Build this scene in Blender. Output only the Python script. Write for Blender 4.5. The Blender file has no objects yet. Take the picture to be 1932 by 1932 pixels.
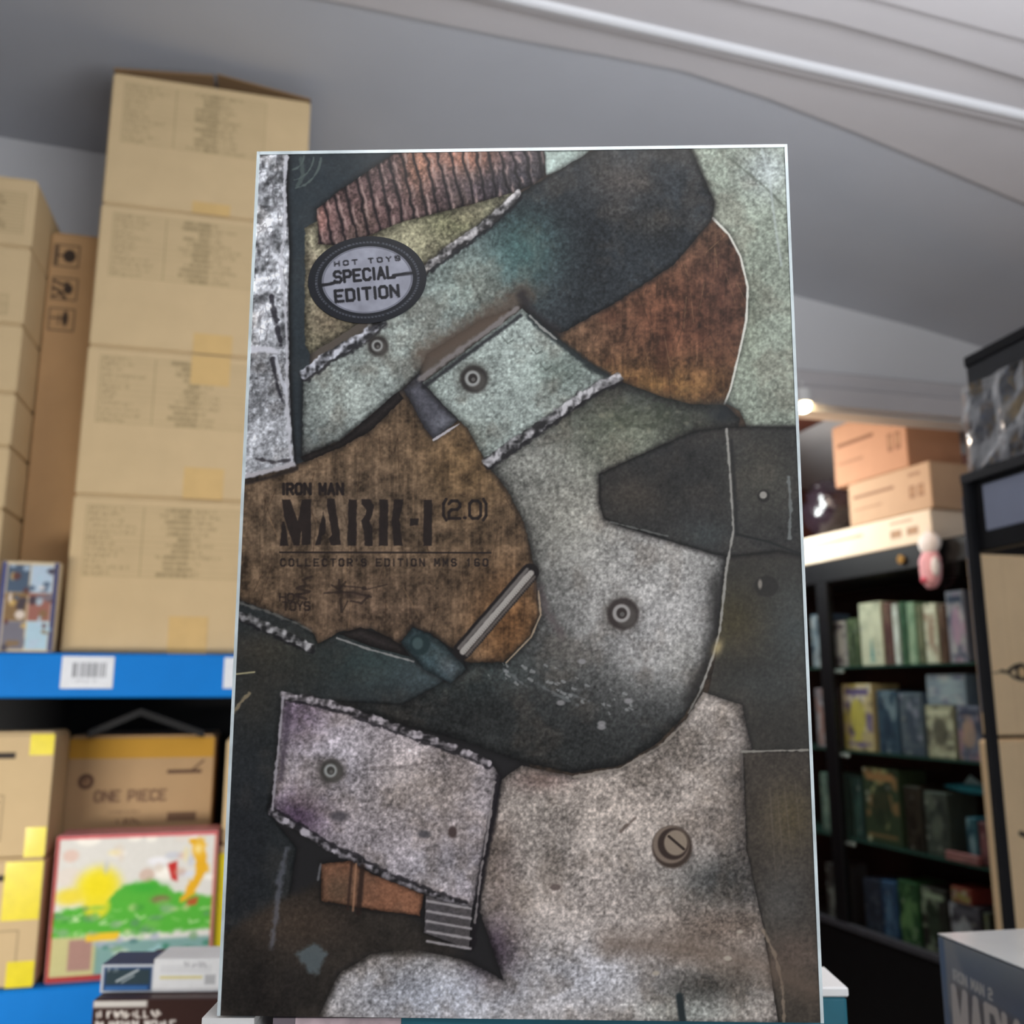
import bpy, math, random
import numpy as np
from math import sin, cos, radians, pi, atan2
from mathutils import Vector, Matrix

# ------------------------------------------------------------ camera, world, lights, exposure
CAMZ = 1.5
FPX, PITCH = 1750.0, radians(10.8)          # focal length in pixels of the 1932 frame
sc = bpy.context.scene
C = sc.collection
cam_d = bpy.data.cameras.new('camera'); cam = bpy.data.objects.new('camera', cam_d); C.objects.link(cam)
cam.location = (0, 0, CAMZ); cam.rotation_euler = (radians(90) + PITCH, 0, 0)
cam_d.sensor_width = 36; cam_d.lens = FPX / 1932 * 36; cam_d.clip_start = .05
cam_d.dof.use_dof = True; cam_d.dof.focus_distance = .43; cam_d.dof.aperture_fstop = 10.5
sc.camera = cam
w = bpy.data.worlds.new('world'); sc.world = w; w.use_nodes = True
w.node_tree.nodes['Background'].inputs[0].default_value = (.8, .85, 1, 1)
w.node_tree.nodes['Background'].inputs[1].default_value = .3
sc.view_settings.view_transform = 'Standard'; sc.view_settings.look = 'None'
sc.view_settings.gamma = 1; sc.view_settings.use_curve_mapping = False
sc.view_settings.exposure = 0.35

def light(name, kind, loc, energy, color, size=1.0, size_y=None, target=None, spread=None):
    d = bpy.data.lights.new(name, kind); o = bpy.data.objects.new(name, d); C.objects.link(o)
    o.location = loc; d.energy = energy; d.color = color
    if kind == 'AREA':
        d.shape = 'RECTANGLE'; d.size = size; d.size_y = size_y or size
        if spread: d.spread = radians(spread)
        if target:
            o.rotation_euler = (Vector(target) - Vector(loc)).to_track_quat('-Z', 'Y').to_euler()
    else:
        d.shadow_soft_size = size
    return o
# long shop lights over the aisle behind the camera, added fill lights for rack, front and ceiling, warm lamp in the alcove
light('aisle_lamp', 'AREA', (.3, -1.3, 2.75), 7, (1, .97, .93), 1.6, .3, (.0, 1.2, 1.2))
light('rack_fill', 'AREA', (-1.45, .25, 1.0), 6.0, (1, .95, .87), 1.1, .3, (-.85, 2.2, 1.1), 84)  # added low light, aimed to brighten the lower cartons more than the upper
light('front_fill', 'POINT', (.75, -.75, 1.65), 21, (.93, .96, 1), .25)  # added point light behind the camera, brightens the cover box
light('ceiling_bounce_fill', 'AREA', (1.2, -.2, 1.79), 86, (.92, .95, 1), 2.2, 1.2, (1.0, -.199, 3.0))  # added upward light standing in for bounce onto the ceiling

# ------------------------------------------------------------ measuring helpers
def ray(x, y):
    u = (x - 966) / FPX; v = (966 - y) / FPX
    return np.array([u, cos(PITCH) - v * sin(PITCH), sin(PITCH) + v * cos(PITCH)])
AL = radians(14.5)
R = np.array([cos(AL), sin(AL), 0.]); N = np.array([-sin(AL), cos(AL), 0.])
def onplane(x, y, P0, n):
    r = ray(x, y); return r * ((P0 @ n) / (r @ n))

# ------------------------------------------------------------ materials
def lin(c):
    c = np.asarray(c, float)
    return np.where(c <= .04045, c / 12.92, ((c + .055) / 1.055) ** 2.4)
def rgb(*c): return tuple(float(v) for v in lin(np.array(c) / 255.))
MATS = {}
def mat(name, col=None, rough=.6, metal=0, noise=None, bump=0, bscale=60, emit=None, coat=0, attr=False, vary=.12, trans=0, alpha=1, spec=.5, croough=.1, ior=1.45):
    if name in MATS: return MATS[name]
    m = bpy.data.materials.new(name); m.use_nodes = True; nt = m.node_tree
    b = nt.nodes['Principled BSDF']
    b.inputs['Roughness'].default_value = rough; b.inputs['Metallic'].default_value = metal
    b.inputs['Specular IOR Level'].default_value = spec; b.inputs['IOR'].default_value = ior
    if coat:
        b.inputs['Coat Weight'].default_value = coat; b.inputs['Coat Roughness'].default_value = croough
    if trans: b.inputs['Transmission Weight'].default_value = trans
    b.inputs['Alpha'].default_value = alpha
    tc = nt.nodes.new('ShaderNodeTexCoord')
    if attr:
        a = nt.nodes.new('ShaderNodeAttribute'); a.attribute_name = 'Col'; src = a.outputs['Color']
    else:
        a = nt.nodes.new('ShaderNodeRGB'); a.outputs[0].default_value = (*rgb(*col), 1); src = a.outputs[0]
    n = nt.nodes.new('ShaderNodeTexNoise'); n.inputs['Scale'].default_value = noise or 20; n.inputs['Detail'].default_value = 5
    nt.links.new(tc.outputs['Object'], n.inputs['Vector'])
    mr = nt.nodes.new('ShaderNodeMapRange'); mr.inputs['From Min'].default_value = .3; mr.inputs['From Max'].default_value = .7
    mr.inputs['To Min'].default_value = 1 - vary; mr.inputs['To Max'].default_value = 1 + vary
    nt.links.new(n.outputs['Fac'], mr.inputs['Value'])
    mx = nt.nodes.new('ShaderNodeVectorMath'); mx.operation = 'SCALE'
    nt.links.new(src, mx.inputs[0]); nt.links.new(mr.outputs['Result'], mx.inputs['Scale'])
    nt.links.new(mx.outputs[0], b.inputs['Base Color'])
    if bump:
        n2 = nt.nodes.new('ShaderNodeTexNoise'); n2.inputs['Scale'].default_value = bscale; n2.inputs['Detail'].default_value = 4
        nt.links.new(tc.outputs['Object'], n2.inputs['Vector'])
        bp = nt.nodes.new('ShaderNodeBump'); bp.inputs['Strength'].default_value = bump; bp.inputs['Distance'].default_value = .01
        nt.links.new(n2.outputs['Fac'], bp.inputs['Height']); nt.links.new(bp.outputs[0], b.inputs['Normal'])
        if coat: nt.links.new(bp.outputs[0], b.inputs['Coat Normal'])
    if emit:
        b.inputs['Emission Color'].default_value = (*rgb(*emit[0]), 1); b.inputs['Emission Strength'].default_value = emit[1]
    MATS[name] = m; return m
CARD = (202, 177, 136)
M_wall = mat('wall_paint', (206, 206, 208), .75, noise=2, vary=.03, bump=.05)
M_ceil = mat('ceiling_paint', (184, 186, 192), .8, noise=2.5, vary=.035, bump=.05)
M_trim = mat('trim_paint', (194, 190, 191), .6, noise=3, vary=.03)
M_floor = mat('floor_vinyl', (120, 116, 112), .5, noise=6, vary=.1)
M_red = mat('alcove_paint', (98, 54, 42), .7, noise=3, vary=.12)
M_card = mat('cardboard', CARD, .8, noise=14, vary=.035, bump=.06, bscale=200)
M_card_dk = mat('brown_cardboard', (182, 146, 104), .8, noise=12, vary=.05, bump=.06, bscale=200)
M_card_warm = mat('warm_lit_cardboard', (188, 140, 108), .8, noise=12, vary=.06)  # cardboard with the alcove's warm light put into its colour
M_card_shade = mat('shaded_cardboard', (140, 112, 80), .85, noise=12, vary=.06)  # darker cardboard for lifted flaps, their shadow put into the colour
M_tape = mat('brown_tape', (206, 172, 112), .5, noise=30, vary=.04)
M_ytape = mat('yellow_tape', (232, 214, 34), .3, noise=40, vary=.06, coat=.3)
M_amber = mat('amber_tape', (196, 150, 44), .35, noise=30, vary=.08, coat=.2)
M_blue = mat('blue_steel', (0, 122, 210), .6, spec=.25, noise=15, vary=.03, bump=.02)
M_black = mat('black_steel', (15, 16, 20), .5, spec=.3, noise=20, vary=.15)
M_blackg = mat('black_gloss', (16, 17, 22), .2, noise=20, vary=.15)
M_deck = mat('shelf_board', (60, 56, 52), .8, noise=20, vary=.15)
M_print = mat('printed_paper', attr=True, rough=.42, noise=90, vary=.03)
M_cprint = mat('printed_cardboard', attr=True, rough=.8, noise=14, vary=.035)
M_gprint = mat('glossy_print', attr=True, rough=.3, noise=200, vary=.02, coat=.35, croough=.12)
M_hero = mat('laminated_cover_print', attr=True, rough=.5, noise=900, vary=.03, coat=.16, croough=.12, bump=.015, bscale=25, spec=.2)
M_white = mat('white_card', (232, 232, 230), .5, noise=30, vary=.03)
M_teal = mat('teal_card', (44, 104, 120), .4, noise=30, vary=.12)
M_matte = mat('matte_print', attr=True, rough=.75, noise=90, vary=.03, spec=.15)
M_edge = mat('clear_plastic_edge', (214, 226, 228), .12, noise=60, vary=.2, coat=.6)
M_dkcard = mat('dark_card', (40, 42, 46), .5, noise=30, vary=.15)
M_greyblue = mat('grey_blue_panel', (140, 148, 170), .4, noise=8, vary=.05)
M_gold = mat('brass', (160, 120, 60), .35, metal=.6, noise=20)
M_chrome = mat('clip_metal', (205, 210, 212), .25, metal=.7, noise=20)
def pane(name, col, gloss, rough, bump=0, bscale=20):
    m = bpy.data.materials.new(name); m.use_nodes = True; nt = m.node_tree; nt.nodes.remove(nt.nodes['Principled BSDF'])
    t = nt.nodes.new('ShaderNodeBsdfTransparent'); t.inputs[0].default_value = (*col, 1)
    g = nt.nodes.new('ShaderNodeBsdfGlossy'); g.inputs['Roughness'].default_value = rough
    fr = nt.nodes.new('ShaderNodeLayerWeight'); fr.inputs['Blend'].default_value = .5
    pw = nt.nodes.new('ShaderNodeMath'); pw.operation = 'POWER'; pw.inputs[1].default_value = 4; nt.links.new(fr.outputs['Facing'], pw.inputs[0])
    ad = nt.nodes.new('ShaderNodeMath'); ad.operation = 'ADD'; ad.inputs[1].default_value = .05; nt.links.new(pw.outputs[0], ad.inputs[0])
    mu = nt.nodes.new('ShaderNodeMath'); mu.operation = 'MULTIPLY'; mu.inputs[1].default_value = gloss; nt.links.new(ad.outputs[0], mu.inputs[0])
    mx = nt.nodes.new('ShaderNodeMixShader'); nt.links.new(mu.outputs[0], mx.inputs[0]); nt.links.new(t.outputs[0], mx.inputs[1]); nt.links.new(g.outputs[0], mx.inputs[2])
    nt.links.new(mx.outputs[0], nt.nodes['Material Output'].inputs[0])
    if bump:
        tc = nt.nodes.new('ShaderNodeTexCoord'); n2 = nt.nodes.new('ShaderNodeTexNoise'); n2.inputs['Scale'].default_value = bscale; n2.inputs['Detail'].default_value = 3
        nt.links.new(tc.outputs['Object'], n2.inputs['Vector']); bp = nt.nodes.new('ShaderNodeBump'); bp.inputs['Strength'].default_value = bump; bp.inputs['Distance'].default_value = .02
        nt.links.new(n2.outputs['Fac'], bp.inputs['Height']); nt.links.new(bp.outputs[0], g.inputs['Normal']); nt.links.new(bp.outputs[0], fr.inputs['Normal'])
    return m
M_glass = pane('cabinet_glass', (.93, .97, .95), .5, .04)
M_film = pane('crinkled_clear_film', (.9, .92, .95), 4.0, .14, .9, 10)
M_bundle = mat('dark_plastic_wrap', (44, 34, 42), .22, noise=18, vary=.3, bump=1.0, bscale=14, coat=.6)
M_lamp = mat('lamp_glow', (255, 240, 210), .5, emit=((255, 226, 170), 40))
M_edgegrn = mat('shelf_glass_edge', (48, 78, 74), .15, noise=30, vary=.2)
M_table = mat('table_top', (150, 146, 140), .5, noise=10, vary=.06)

# ------------------------------------------------------------ object helpers
def link_mesh(name, verts, faces, m, parent=None, smooth=False):
    me = bpy.data.meshes.new(name); me.from_pydata([tuple(map(float, v)) for v in verts], [], faces); me.materials.append(m)
    me.update()
    if smooth: me.polygons.foreach_set('use_smooth', [True] * len(me.polygons))
    o = bpy.data.objects.new(name, me); C.objects.link(o)
    if parent: o.parent = parent
    return o
def boxdata(x0, x1, y0, y1, z0, z1, b=0.0):
    """bevelled box: each face inset by b, edges chamfered"""
    if b <= 0:
        v = [(x, y, z) for z in (z0, z1) for y in (y0, y1) for x in (x0, x1)]
        return v, [(0, 2, 3, 1), (4, 5, 7, 6), (0, 1, 5, 4), (2, 6, 7, 3), (0, 4, 6, 2), (1, 3, 7, 5)]
    v = []; idx = {}
    X = (x0, x1); Y = (y0, y1); Z = (z0, z1)
    for i in (0, 1):
        for j in (0, 1):
            for k in (0, 1):
                sx, sy, sz_ = (1 - 2 * i) * b, (1 - 2 * j) * b, (1 - 2 * k) * b
                for a, p in enumerate([(X[i], Y[j] + sy, Z[k] + sz_), (X[i] + sx, Y[j], Z[k] + sz_), (X[i] + sx, Y[j] + sy, Z[k])]):
                    idx[(i, j, k, a)] = len(v); v.append(p)
    f = []
    q = [(0, 0), (1, 0), (1, 1), (0, 1)]
    for i in (0, 1): f.append(tuple(idx[(i, a, c, 0)] for a, c in q)[::(-1 if i == 0 else 1)])
    for j in (0, 1): f.append(tuple(idx[(a, j, c, 1)] for a, c in q)[::(1 if j == 0 else -1)])
    for k in (0, 1): f.append(tuple(idx[(a, c, k, 2)] for a, c in q)[::(-1 if k == 0 else 1)])
    for k in (0, 1):
        for j in (0, 1): f.append((idx[(0, j, k, 1)], idx[(1, j, k, 1)], idx[(1, j, k, 2)], idx[(0, j, k, 2)]))
        for i in (0, 1): f.append((idx[(i, 0, k, 0)], idx[(i, 1, k, 0)], idx[(i, 1, k, 2)], idx[(i, 0, k, 2)]))
    for i in (0, 1):
        for j in (0, 1): f.append((idx[(i, j, 0, 0)], idx[(i, j, 1, 0)], idx[(i, j, 1, 1)], idx[(i, j, 0, 1)]))
    for i in (0, 1):
        for j in (0, 1):
            for k in (0, 1): f.append((idx[(i, j, k, 0)], idx[(i, j, k, 1)], idx[(i, j, k, 2)]))
    return v, f
def box(name, x0, x1, y0, y1, z0, z1, m, parent=None, b=.0):
    v, f = boxdata(min(x0, x1), max(x0, x1), min(y0, y1), max(y0, y1), min(z0, z1), max(z0, z1), b)
    o = link_mesh(name, v, f, m, parent)
    if b > 0:   # consistent outward normals
        import bmesh
        bm = bmesh.new(); bm.from_mesh(o.data); bmesh.ops.recalc_face_normals(bm, faces=bm.faces); bm.to_mesh(o.data); bm.free()
    return o
def thing(name, label, cat, loc=(0, 0, 0), rz=0., group=None):
    o = bpy.data.objects.new(name, None); C.objects.link(o); o.empty_display_size = .05
    o.location = tuple(map(float, loc)); o.rotation_euler = (0, 0, rz); o['label'] = label; o['category'] = cat
    if group: o['group'] = group
    return o
def tag(o, label, cat, group=None):
    o['label'] = label; o['category'] = cat
    if group: o['group'] = group
    return o
def struct(o): o['kind'] = 'structure'; return o
def cyl(name, c, r, h, axis, m, parent=None, n=20):
    v, f = [], []
    for s in (0, 1):
        for k in range(n):
            a = 2 * pi * k / n; p = [r * cos(a), r * sin(a), s * h]
            if axis == 'y': p = [p[0], p[2], p[1]]
            if axis == 'x': p = [p[2], p[0], p[1]]
            v.append([p[i] + c[i] for i in range(3)])
    f = [(k, (k + 1) % n, n + (k + 1) % n, n + k) for k in range(n)] + [tuple(range(n))[::-1], tuple(range(n, 2 * n))]
    return link_mesh(name, v, f, m, parent)

# ------------------------------------------------------------ painting of flat print into vertex colours
class Noise:
    def __init__(s, seed): s.g = np.random.RandomState(seed).rand(256, 256)
    def at(s, x, y):
        xi = np.floor(x).astype(int); yi = np.floor(y).astype(int); fx = x - xi; fy = y - yi
        fx = fx * fx * (3 - 2 * fx); fy = fy * fy * (3 - 2 * fy); g = s.g
        a = g[yi & 255, xi & 255]; b = g[yi & 255, (xi + 1) & 255]; c = g[(yi + 1) & 255, xi & 255]; d = g[(yi + 1) & 255, (xi + 1) & 255]
        return (a * (1 - fx) + b * fx) * (1 - fy) + (c * (1 - fx) + d * fx) * fy
NZ = [Noise(k) for k in range(12)]
FONT = {  # strokes on a 4 x 6 grid, y down
 'A': [(0,6,2,0),(2,0,4,6),(1,4,3,4)], 'B': [(0,0,0,6),(0,0,3,0),(3,0,4,1.5),(4,1.5,3,3),(0,3,3,3),(3,3,4,4.5),(4,4.5,3,6),(3,6,0,6)],
 'C': [(4,1,3,0),(3,0,1,0),(1,0,0,1),(0,1,0,5),(0,5,1,6),(1,6,3,6),(3,6,4,5)], 'D': [(0,0,0,6),(0,0,3,0),(3,0,4,1),(4,1,4,5),(4,5,3,6),(3,6,0,6)],
 'E': [(0,0,0,6),(0,0,4,0),(0,3,3,3),(0,6,4,6)], 'F': [(0,0,0,6),(0,0,4,0),(0,3,3,3)], 'H': [(0,0,0,6),(4,0,4,6),(0,3,4,3)],
 'G': [(4,1,3,0),(3,0,1,0),(1,0,0,1),(0,1,0,5),(0,5,1,6),(1,6,3,6),(3,6,4,5),(4,5,4,3.2),(4,3.2,2.4,3.2)],
 'I': [(2,0,2,6)], 'K': [(0,0,0,6),(4,0,0,3.4),(1.2,2.6,4,6)], 'L': [(0,0,0,6),(0,6,4,6)], 'M': [(0,6,0,0),(0,0,2,4),(2,4,4,0),(4,0,4,6)],
 'N': [(0,6,0,0),(0,0,4,6),(4,6,4,0)], 'O': [(1,0,3,0),(3,0,4,1),(4,1,4,5),(4,5,3,6),(3,6,1,6),(1,6,0,5),(0,5,0,1),(0,1,1,0)],
 'P': [(0,0,0,6),(0,0,3,0),(3,0,4,1),(4,1,4,2.4),(4,2.4,3,3.4),(3,3.4,0,3.4)], 'R': [(0,0,0,6),(0,0,3,0),(3,0,4,1),(4,1,4,2.2),(4,2.2,3,3.2),(3,3.2,0,3.2),(2,3.2,4,6)],
 'S': [(4,1,3,0),(3,0,1,0),(1,0,0,1),(0,1,0,2),(0,2,1,3),(1,3,3,3),(3,3,4,4),(4,4,4,5),(4,5,3,6),(3,6,1,6),(1,6,0,5)],
 'T': [(0,0,4,0),(2,0,2,6)], 'U': [(0,0,0,5),(0,5,1,6),(1,6,3,6),(3,6,4,5),(4,5,4,0)], 'V': [(0,0,2,6),(2,6,4,0)], 'Y': [(0,0,2,3),(4,0,2,3),(2,3,2,6)],
 'W': [(0,0,1,6),(1,6,2,2),(2,2,3,6),(3,6,4,0)], 'X': [(0,0,4,6),(4,0,0,6)],
 '0': [(1,0,3,0),(3,0,4,1),(4,1,4,5),(4,5,3,6),(3,6,1,6),(1,6,0,5),(0,5,0,1),(0,1,1,0)], '1': [(1,1,2,0),(2,0,2,6)],
 '2': [(0,1,1,0),(1,0,3,0),(3,0,4,1),(4,1,4,2),(4,2,3,3),(3,3,1,3),(1,3,0,4),(0,4,0,6),(0,6,4,6)], '6': [(4,1,3,0),(3,0,1,0),(1,0,0,1),(0,1,0,5),(0,5,1,6),(1,6,3,6),(3,6,4,5),(4,5,4,4),(4,4,3,3),(3,3,0,3)],
 '4': [(3,6,3,0),(3,0,0,4),(0,4,4,4)], '5': [(4,0,0,0),(0,0,0,3),(0,3,3,3),(3,3,4,4),(4,4,4,5),(4,5,3,6),(3,6,0,6)],
 '8': [(1,0,3,0),(3,0,4,1),(4,1,4,2),(4,2,3,3),(3,3,1,3),(1,3,0,2),(0,2,0,1),(0,1,1,0),(3,3,4,4),(4,4,4,5),(4,5,3,6),(3,6,1,6),(1,6,0,5),(0,5,0,4),(0,4,1,3)],
 '.': [(1.8,5.8,2.2,5.8)], '-': [(1,3,3,3)], "'": [(2,0,2,1.3)], '(': [(3,-.6,2,1),(2,1,2,5),(2,5,3,6.6)], ')': [(1,-.6,2,1),(2,1,2,5),(2,5,1,6.6)], ' ': []}
class Canvas:
    def __init__(s, X, Y, base):
        s.X, s.Y = X, Y; s.c = np.empty(X.shape + (3,)); s.c[:] = np.array(base) / 255.
        s.res = abs(X[0, 1] - X[0, 0]) if X.shape[1] > 1 else 1
    def win(s, pts, m=6):
        p = np.array(pts, float); x0, y0 = p.min(0) - m; x1, y1 = p.max(0) + m
        cm = ((s.X >= x0) & (s.X <= x1) & (s.Y >= y0) & (s.Y <= y1))
        r = np.where(cm.any(1))[0]; c = np.where(cm.any(0))[0]
        if len(r) == 0 or len(c) == 0: return None
        return slice(r[0], r[-1] + 1), slice(c[0], c[-1] + 1)
    def noise(s, sx, sy=None, k=0, w=None, oct=1):
        X, Y = (s.X, s.Y) if w is None else (s.X[w], s.Y[w]); sy = sy or sx; t = 0; a = 1; tot = 0
        for i in range(oct):
            t = t + a * NZ[(k + i) % 12].at(X / sx * 2 ** i + 31 * k, Y / sy * 2 ** i + 17 * k); tot += a; a *= .55
        return t / tot
    def segd(s, w, a, b):
        X, Y = s.X[w], s.Y[w]; dx, dy = b[0] - a[0], b[1] - a[1]; L = dx * dx + dy * dy + 1e-9
        t = np.clip(((X - a[0]) * dx + (Y - a[1]) * dy) / L, 0, 1)
        return np.hypot(X - a[0] - t * dx, Y - a[1] - t * dy)
    def sd(s, w, pts, jag=0, k=3, jscale=9):
        X, Y = s.X[w], s.Y[w]; d = np.full(X.shape, 1e9); ins = np.zeros(X.shape, bool)
        for i in range(len(pts)):
            a, b = pts[i - 1], pts[i]; d = np.minimum(d, s.segd(w, a, b))
            if a[1] != b[1]: ins ^= ((a[1] > Y) != (b[1] > Y)) & (X < (b[0] - a[0]) * (Y - a[1]) / (b[1] - a[1]) + a[0])
        d = np.where(ins, -d, d)
        if jag: d = d + (s.noise(jscale, k=k, w=w, oct=2) - .5) * 2 * jag
        return d
    def blend(s, w, a, col):
        col = np.asarray(col, float); a = np.clip(a, 0, 1)[..., None]
        s.c[w] = s.c[w] * (1 - a) + (col / 255. if col.max() > 1.5 else col) * a
    def poly(s, pts, col, soft=1.2, jag=0, al=1, k=3):
        w = s.win(pts, 4 + soft * 2 + jag * 2)
        if w is None: return
        s.blend(w, al * np.clip(.5 - s.sd(w, pts, jag, k) / soft, 0, 1), col)
    def rect(s, x0, y0, x1, y1, col, soft=1.2, al=1): s.poly([(x0, y0), (x1, y0), (x1, y1), (x0, y1)], col, soft, al=al)
    def line(s, pts, wd, col, soft=1.2, jag=0, al=1, k=4, jscale=9):
        w = s.win(pts, wd + soft * 2 + jag * 2)
        if w is None: return
        d = np.full(s.X[w].shape, 1e9)
        for a, b in zip(pts[:-1], pts[1:]): d = np.minimum(d, s.segd(w, a, b))
        if jag: d = d + (s.noise(jscale, k=k, w=w, oct=2) - .5) * 2 * jag
        s.blend(w, al * np.clip(.5 - (d - wd / 2) / soft, 0, 1), col)
    def glow(s, x, y, rx, ry, col, al=1, p=1.0, rot=0):
        m = max(rx, ry) * 2.2; w = s.win([(x - m, y - m), (x + m, y + m)], 0)
        if w is None: return
        dx, dy = s.X[w] - x, s.Y[w] - y; c, n_ = cos(rot), sin(rot)
        e = ((dx * c + dy * n_) / rx) ** 2 + ((-dx * n_ + dy * c) / ry) ** 2
        s.blend(w, al * np.exp(-e ** p), col)
    def ell(s, x, y, rx, ry, col, soft=1.2, al=1, rot=0):
        w = s.win([(x - max(rx, ry), y - max(rx, ry)), (x + max(rx, ry), y + max(rx, ry))], 4)
        if w is None: return
        dx, dy = s.X[w] - x, s.Y[w] - y; c, n_ = cos(rot), sin(rot)
        e = np.sqrt(((dx * c + dy * n_) / rx) ** 2 + ((-dx * n_ + dy * c) / ry) ** 2)
        s.blend(w, al * np.clip(.5 + (1 - e) * min(rx, ry) / soft, 0, 1), col)
    def text(s, t, x, y, h, wd, gap, th, col, rot=0., soft=1.2, al=1, jag=0, slant=0):
        """letters of width wd and height h with their top left at x, y"""
        c, n_ = cos(rot), sin(rot); pos = 0
        for ch in t:
            cw = wd * (.35 if ch in ".'" else .45 if ch in '()' else .2 if ch == 'I' else .6 if ch == ' ' else 1)
            for a in FONT.get(ch, []):
                q = []
                for px, py in ((a[0], a[1]), (a[2], a[3])):
                    fx = px / 4 if ch not in ".'()I" else (px - 2) / 4 + .5 * cw / wd
                    lx = pos + fx * wd + slant * (6 - py) / 6 * h; ly = py / 6 * h
                    q.append((x + lx * c - ly * n_, y + lx * n_ + ly * c))
                s.line(q, th, col, soft, al=al, jag=jag)
            pos += cw + gap
        return pos
def scribble(cv, x, y, wd, h, th, col, al=.7, seed=0, slope=0.):
    """blurred unreadable line of print: short uneven strokes"""
    rs = np.random.RandomState(seed); p = 0
    while p < wd:
        L = h * (.35 + rs.rand() * .5); yy = y + slope * p
        cv.line([(x + p, yy + h * rs.rand() * .3), (x + p + L * rs.rand() * .6, yy + h * (.6 + rs.rand() * .4))], th, col, 1.4, al=al)
        if rs.rand() < .6: cv.line([(x + p, yy + h * rs.choice([0, .5, 1])), (x + p + L, yy + h * rs.choice([0, .5, 1]))], th, col, 1.4, al=al * .9)
        p += L + h * (.15 if rs.rand() < .8 else .7)
def grid_mesh(name, P, canvas, m, parent=None):
    """P: (rows, cols, 3) positions; one vertex colour per vertex"""
    h, w_ = P.shape[:2]; me = bpy.data.meshes.new(name)
    me.vertices.add(h * w_); me.vertices.foreach_set('co', P.reshape(-1).astype(np.float32))
    i = (np.arange(h - 1)[:, None] * w_ + np.arange(w_ - 1)[None]).reshape(-1)
    q = np.stack([i + w_, i + w_ + 1, i + 1, i], 1).astype(np.int32)
    n = len(q); me.loops.add(n * 4); me.loops.foreach_set('vertex_index', q.reshape(-1))
    me.polygons.add(n); me.polygons.foreach_set('loop_start', (np.arange(n) * 4).astype(np.int32))
    ca = me.color_attributes.new('Col', 'FLOAT_COLOR', 'POINT')
    rgba = np.ones((h * w_, 4), np.float32); rgba[:, :3] = lin(np.clip(canvas.c, 0, 1)).reshape(-1, 3)
    ca.data.foreach_set('color', rgba.reshape(-1)); me.materials.append(m); me.update(); me.validate()
    o = bpy.data.objects.new(name, me); C.objects.link(o)
    if parent: o.parent = parent
    return o
def panel(name, x0, x1, z0, z1, y, mm, base, paint, m, parent):
    """upright print facing -y; painted in millimetres from its top left corner, mm = raster step"""
    W, H = (x1 - x0) * 1000, (z1 - z0) * 1000; nx, ny = max(2, int(W / mm) + 1), max(2, int(H / mm) + 1)
    X, Y = np.meshgrid(np.linspace(0, W, nx), np.linspace(0, H, ny))
    cv = Canvas(X, Y, base); paint(cv, W, H)
    P = np.stack([x0 + X / 1000, np.full(X.shape, y), z1 - Y / 1000], -1)
    return grid_mesh(name, P, cv, m, parent)

# ------------------------------------------------------------ room shell
Z0 = CAMZ
def wl(s, t, z): return tuple(R * s + N * t + np.array([0, 0, z]))     # room axes: s along the back wall, t away from the camera
WB = 2.84
def slab_room(name, s0, s1, t0, t1, z0, z1, m, b=0):
    v, f = boxdata(s0, s1, t0, t1, z0, z1, b)
    return struct(link_mesh(name, [wl(*p) for p in v], f, m))
cz = [(-3.0, 1.70), (-.86, 1.635), (-.577, 1.623), (.6, 1.545), (1.788, 1.425), (2.347, 1.347), (2.8, 1.262), (3.6, 1.08)]
v, f = [], []
for s_, z_ in cz:
    v += [wl(s_, -3.2, z_ + Z0), wl(s_, 4.9, z_ + Z0), wl(s_, 4.9, z_ + Z0 + .08), wl(s_, -3.2, z_ + Z0 + .08)]
for k in range(len(cz) - 1):
    a = 4 * k; b_ = a + 4
    f += [(a, b_, b_ + 1, a + 1), (a + 3, a + 2, b_ + 2, b_ + 3)]
struct(link_mesh('ceiling', v, f, M_ceil))
slab_room('floor', -3.0, 3.6, -3.2, 4.9, -.05, 0, M_floor)
def czat(s_): return float(np.interp(s_, [a for a, _ in cz], [b for _, b in cz]))
def wallpoly(name, ss, zb, t0, t1, m):
    """wall panel whose top follows the ceiling"""
    v, f = [], []
    for s_ in ss:
        for t_ in (t0, t1):
            v += [wl(s_, t_, zb), wl(s_, t_, czat(s_) + Z0 + .02)]
    for k in range(len(ss) - 1):
        a = 4 * k
        f += [(a, a + 4, a + 5, a + 1), (a + 2, a + 3, a + 7, a + 6), (a, a + 2, a + 6, a + 4)]
    f += [(0, 1, 3, 2), tuple(4 * (len(ss) - 1) + i for i in (0, 2, 3, 1))]
    return struct(link_mesh(name, v, f, m))
wallpoly('wall_back', [-3, -1.5, -.86, 0, .6, 1.3], 0, WB, WB + .1, M_wall)
wallpoly('wall_back_lintel', [1.3, 1.788, 2.347, 2.8, 3.2, 3.6], Z0 + .985, WB, WB + .1, M_wall)
slab_room('trim_1', 1.3, 3.6, WB - .02, WB, Z0 + .995, Z0 + 1.13, M_trim, .004)
slab_room('trim_2', 1.3, 3.6, WB - .045, WB - .02, Z0 + .99, Z0 + 1.065, M_trim, .006)
slab_room('wall_left', -3.06, -3.0, -3.2, 4.9, 0, Z0 + 1.75, M_wall)
slab_room('wall_right', 3.6, 3.66, -3.2, 4.9, 0, Z0 + 1.2, M_wall)
slab_room('wall_front', -3.0, 3.6, -3.26, -3.2, 0, Z0 + 1.75, M_wall)
slab_room('wall_alcove_back', 1.0, 3.6, 4.9, 4.96, 0, Z0 + 1.5, M_red)
slab_room('wall_alcove_left', .95, 1.0, WB + .1, 4.9, 0, Z0 + 1.6, M_red)
slab_room('wall_alcove_right', 3.3, 3.36, WB + .1, 4.9, 0, Z0 + 1.3, M_red)
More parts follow.
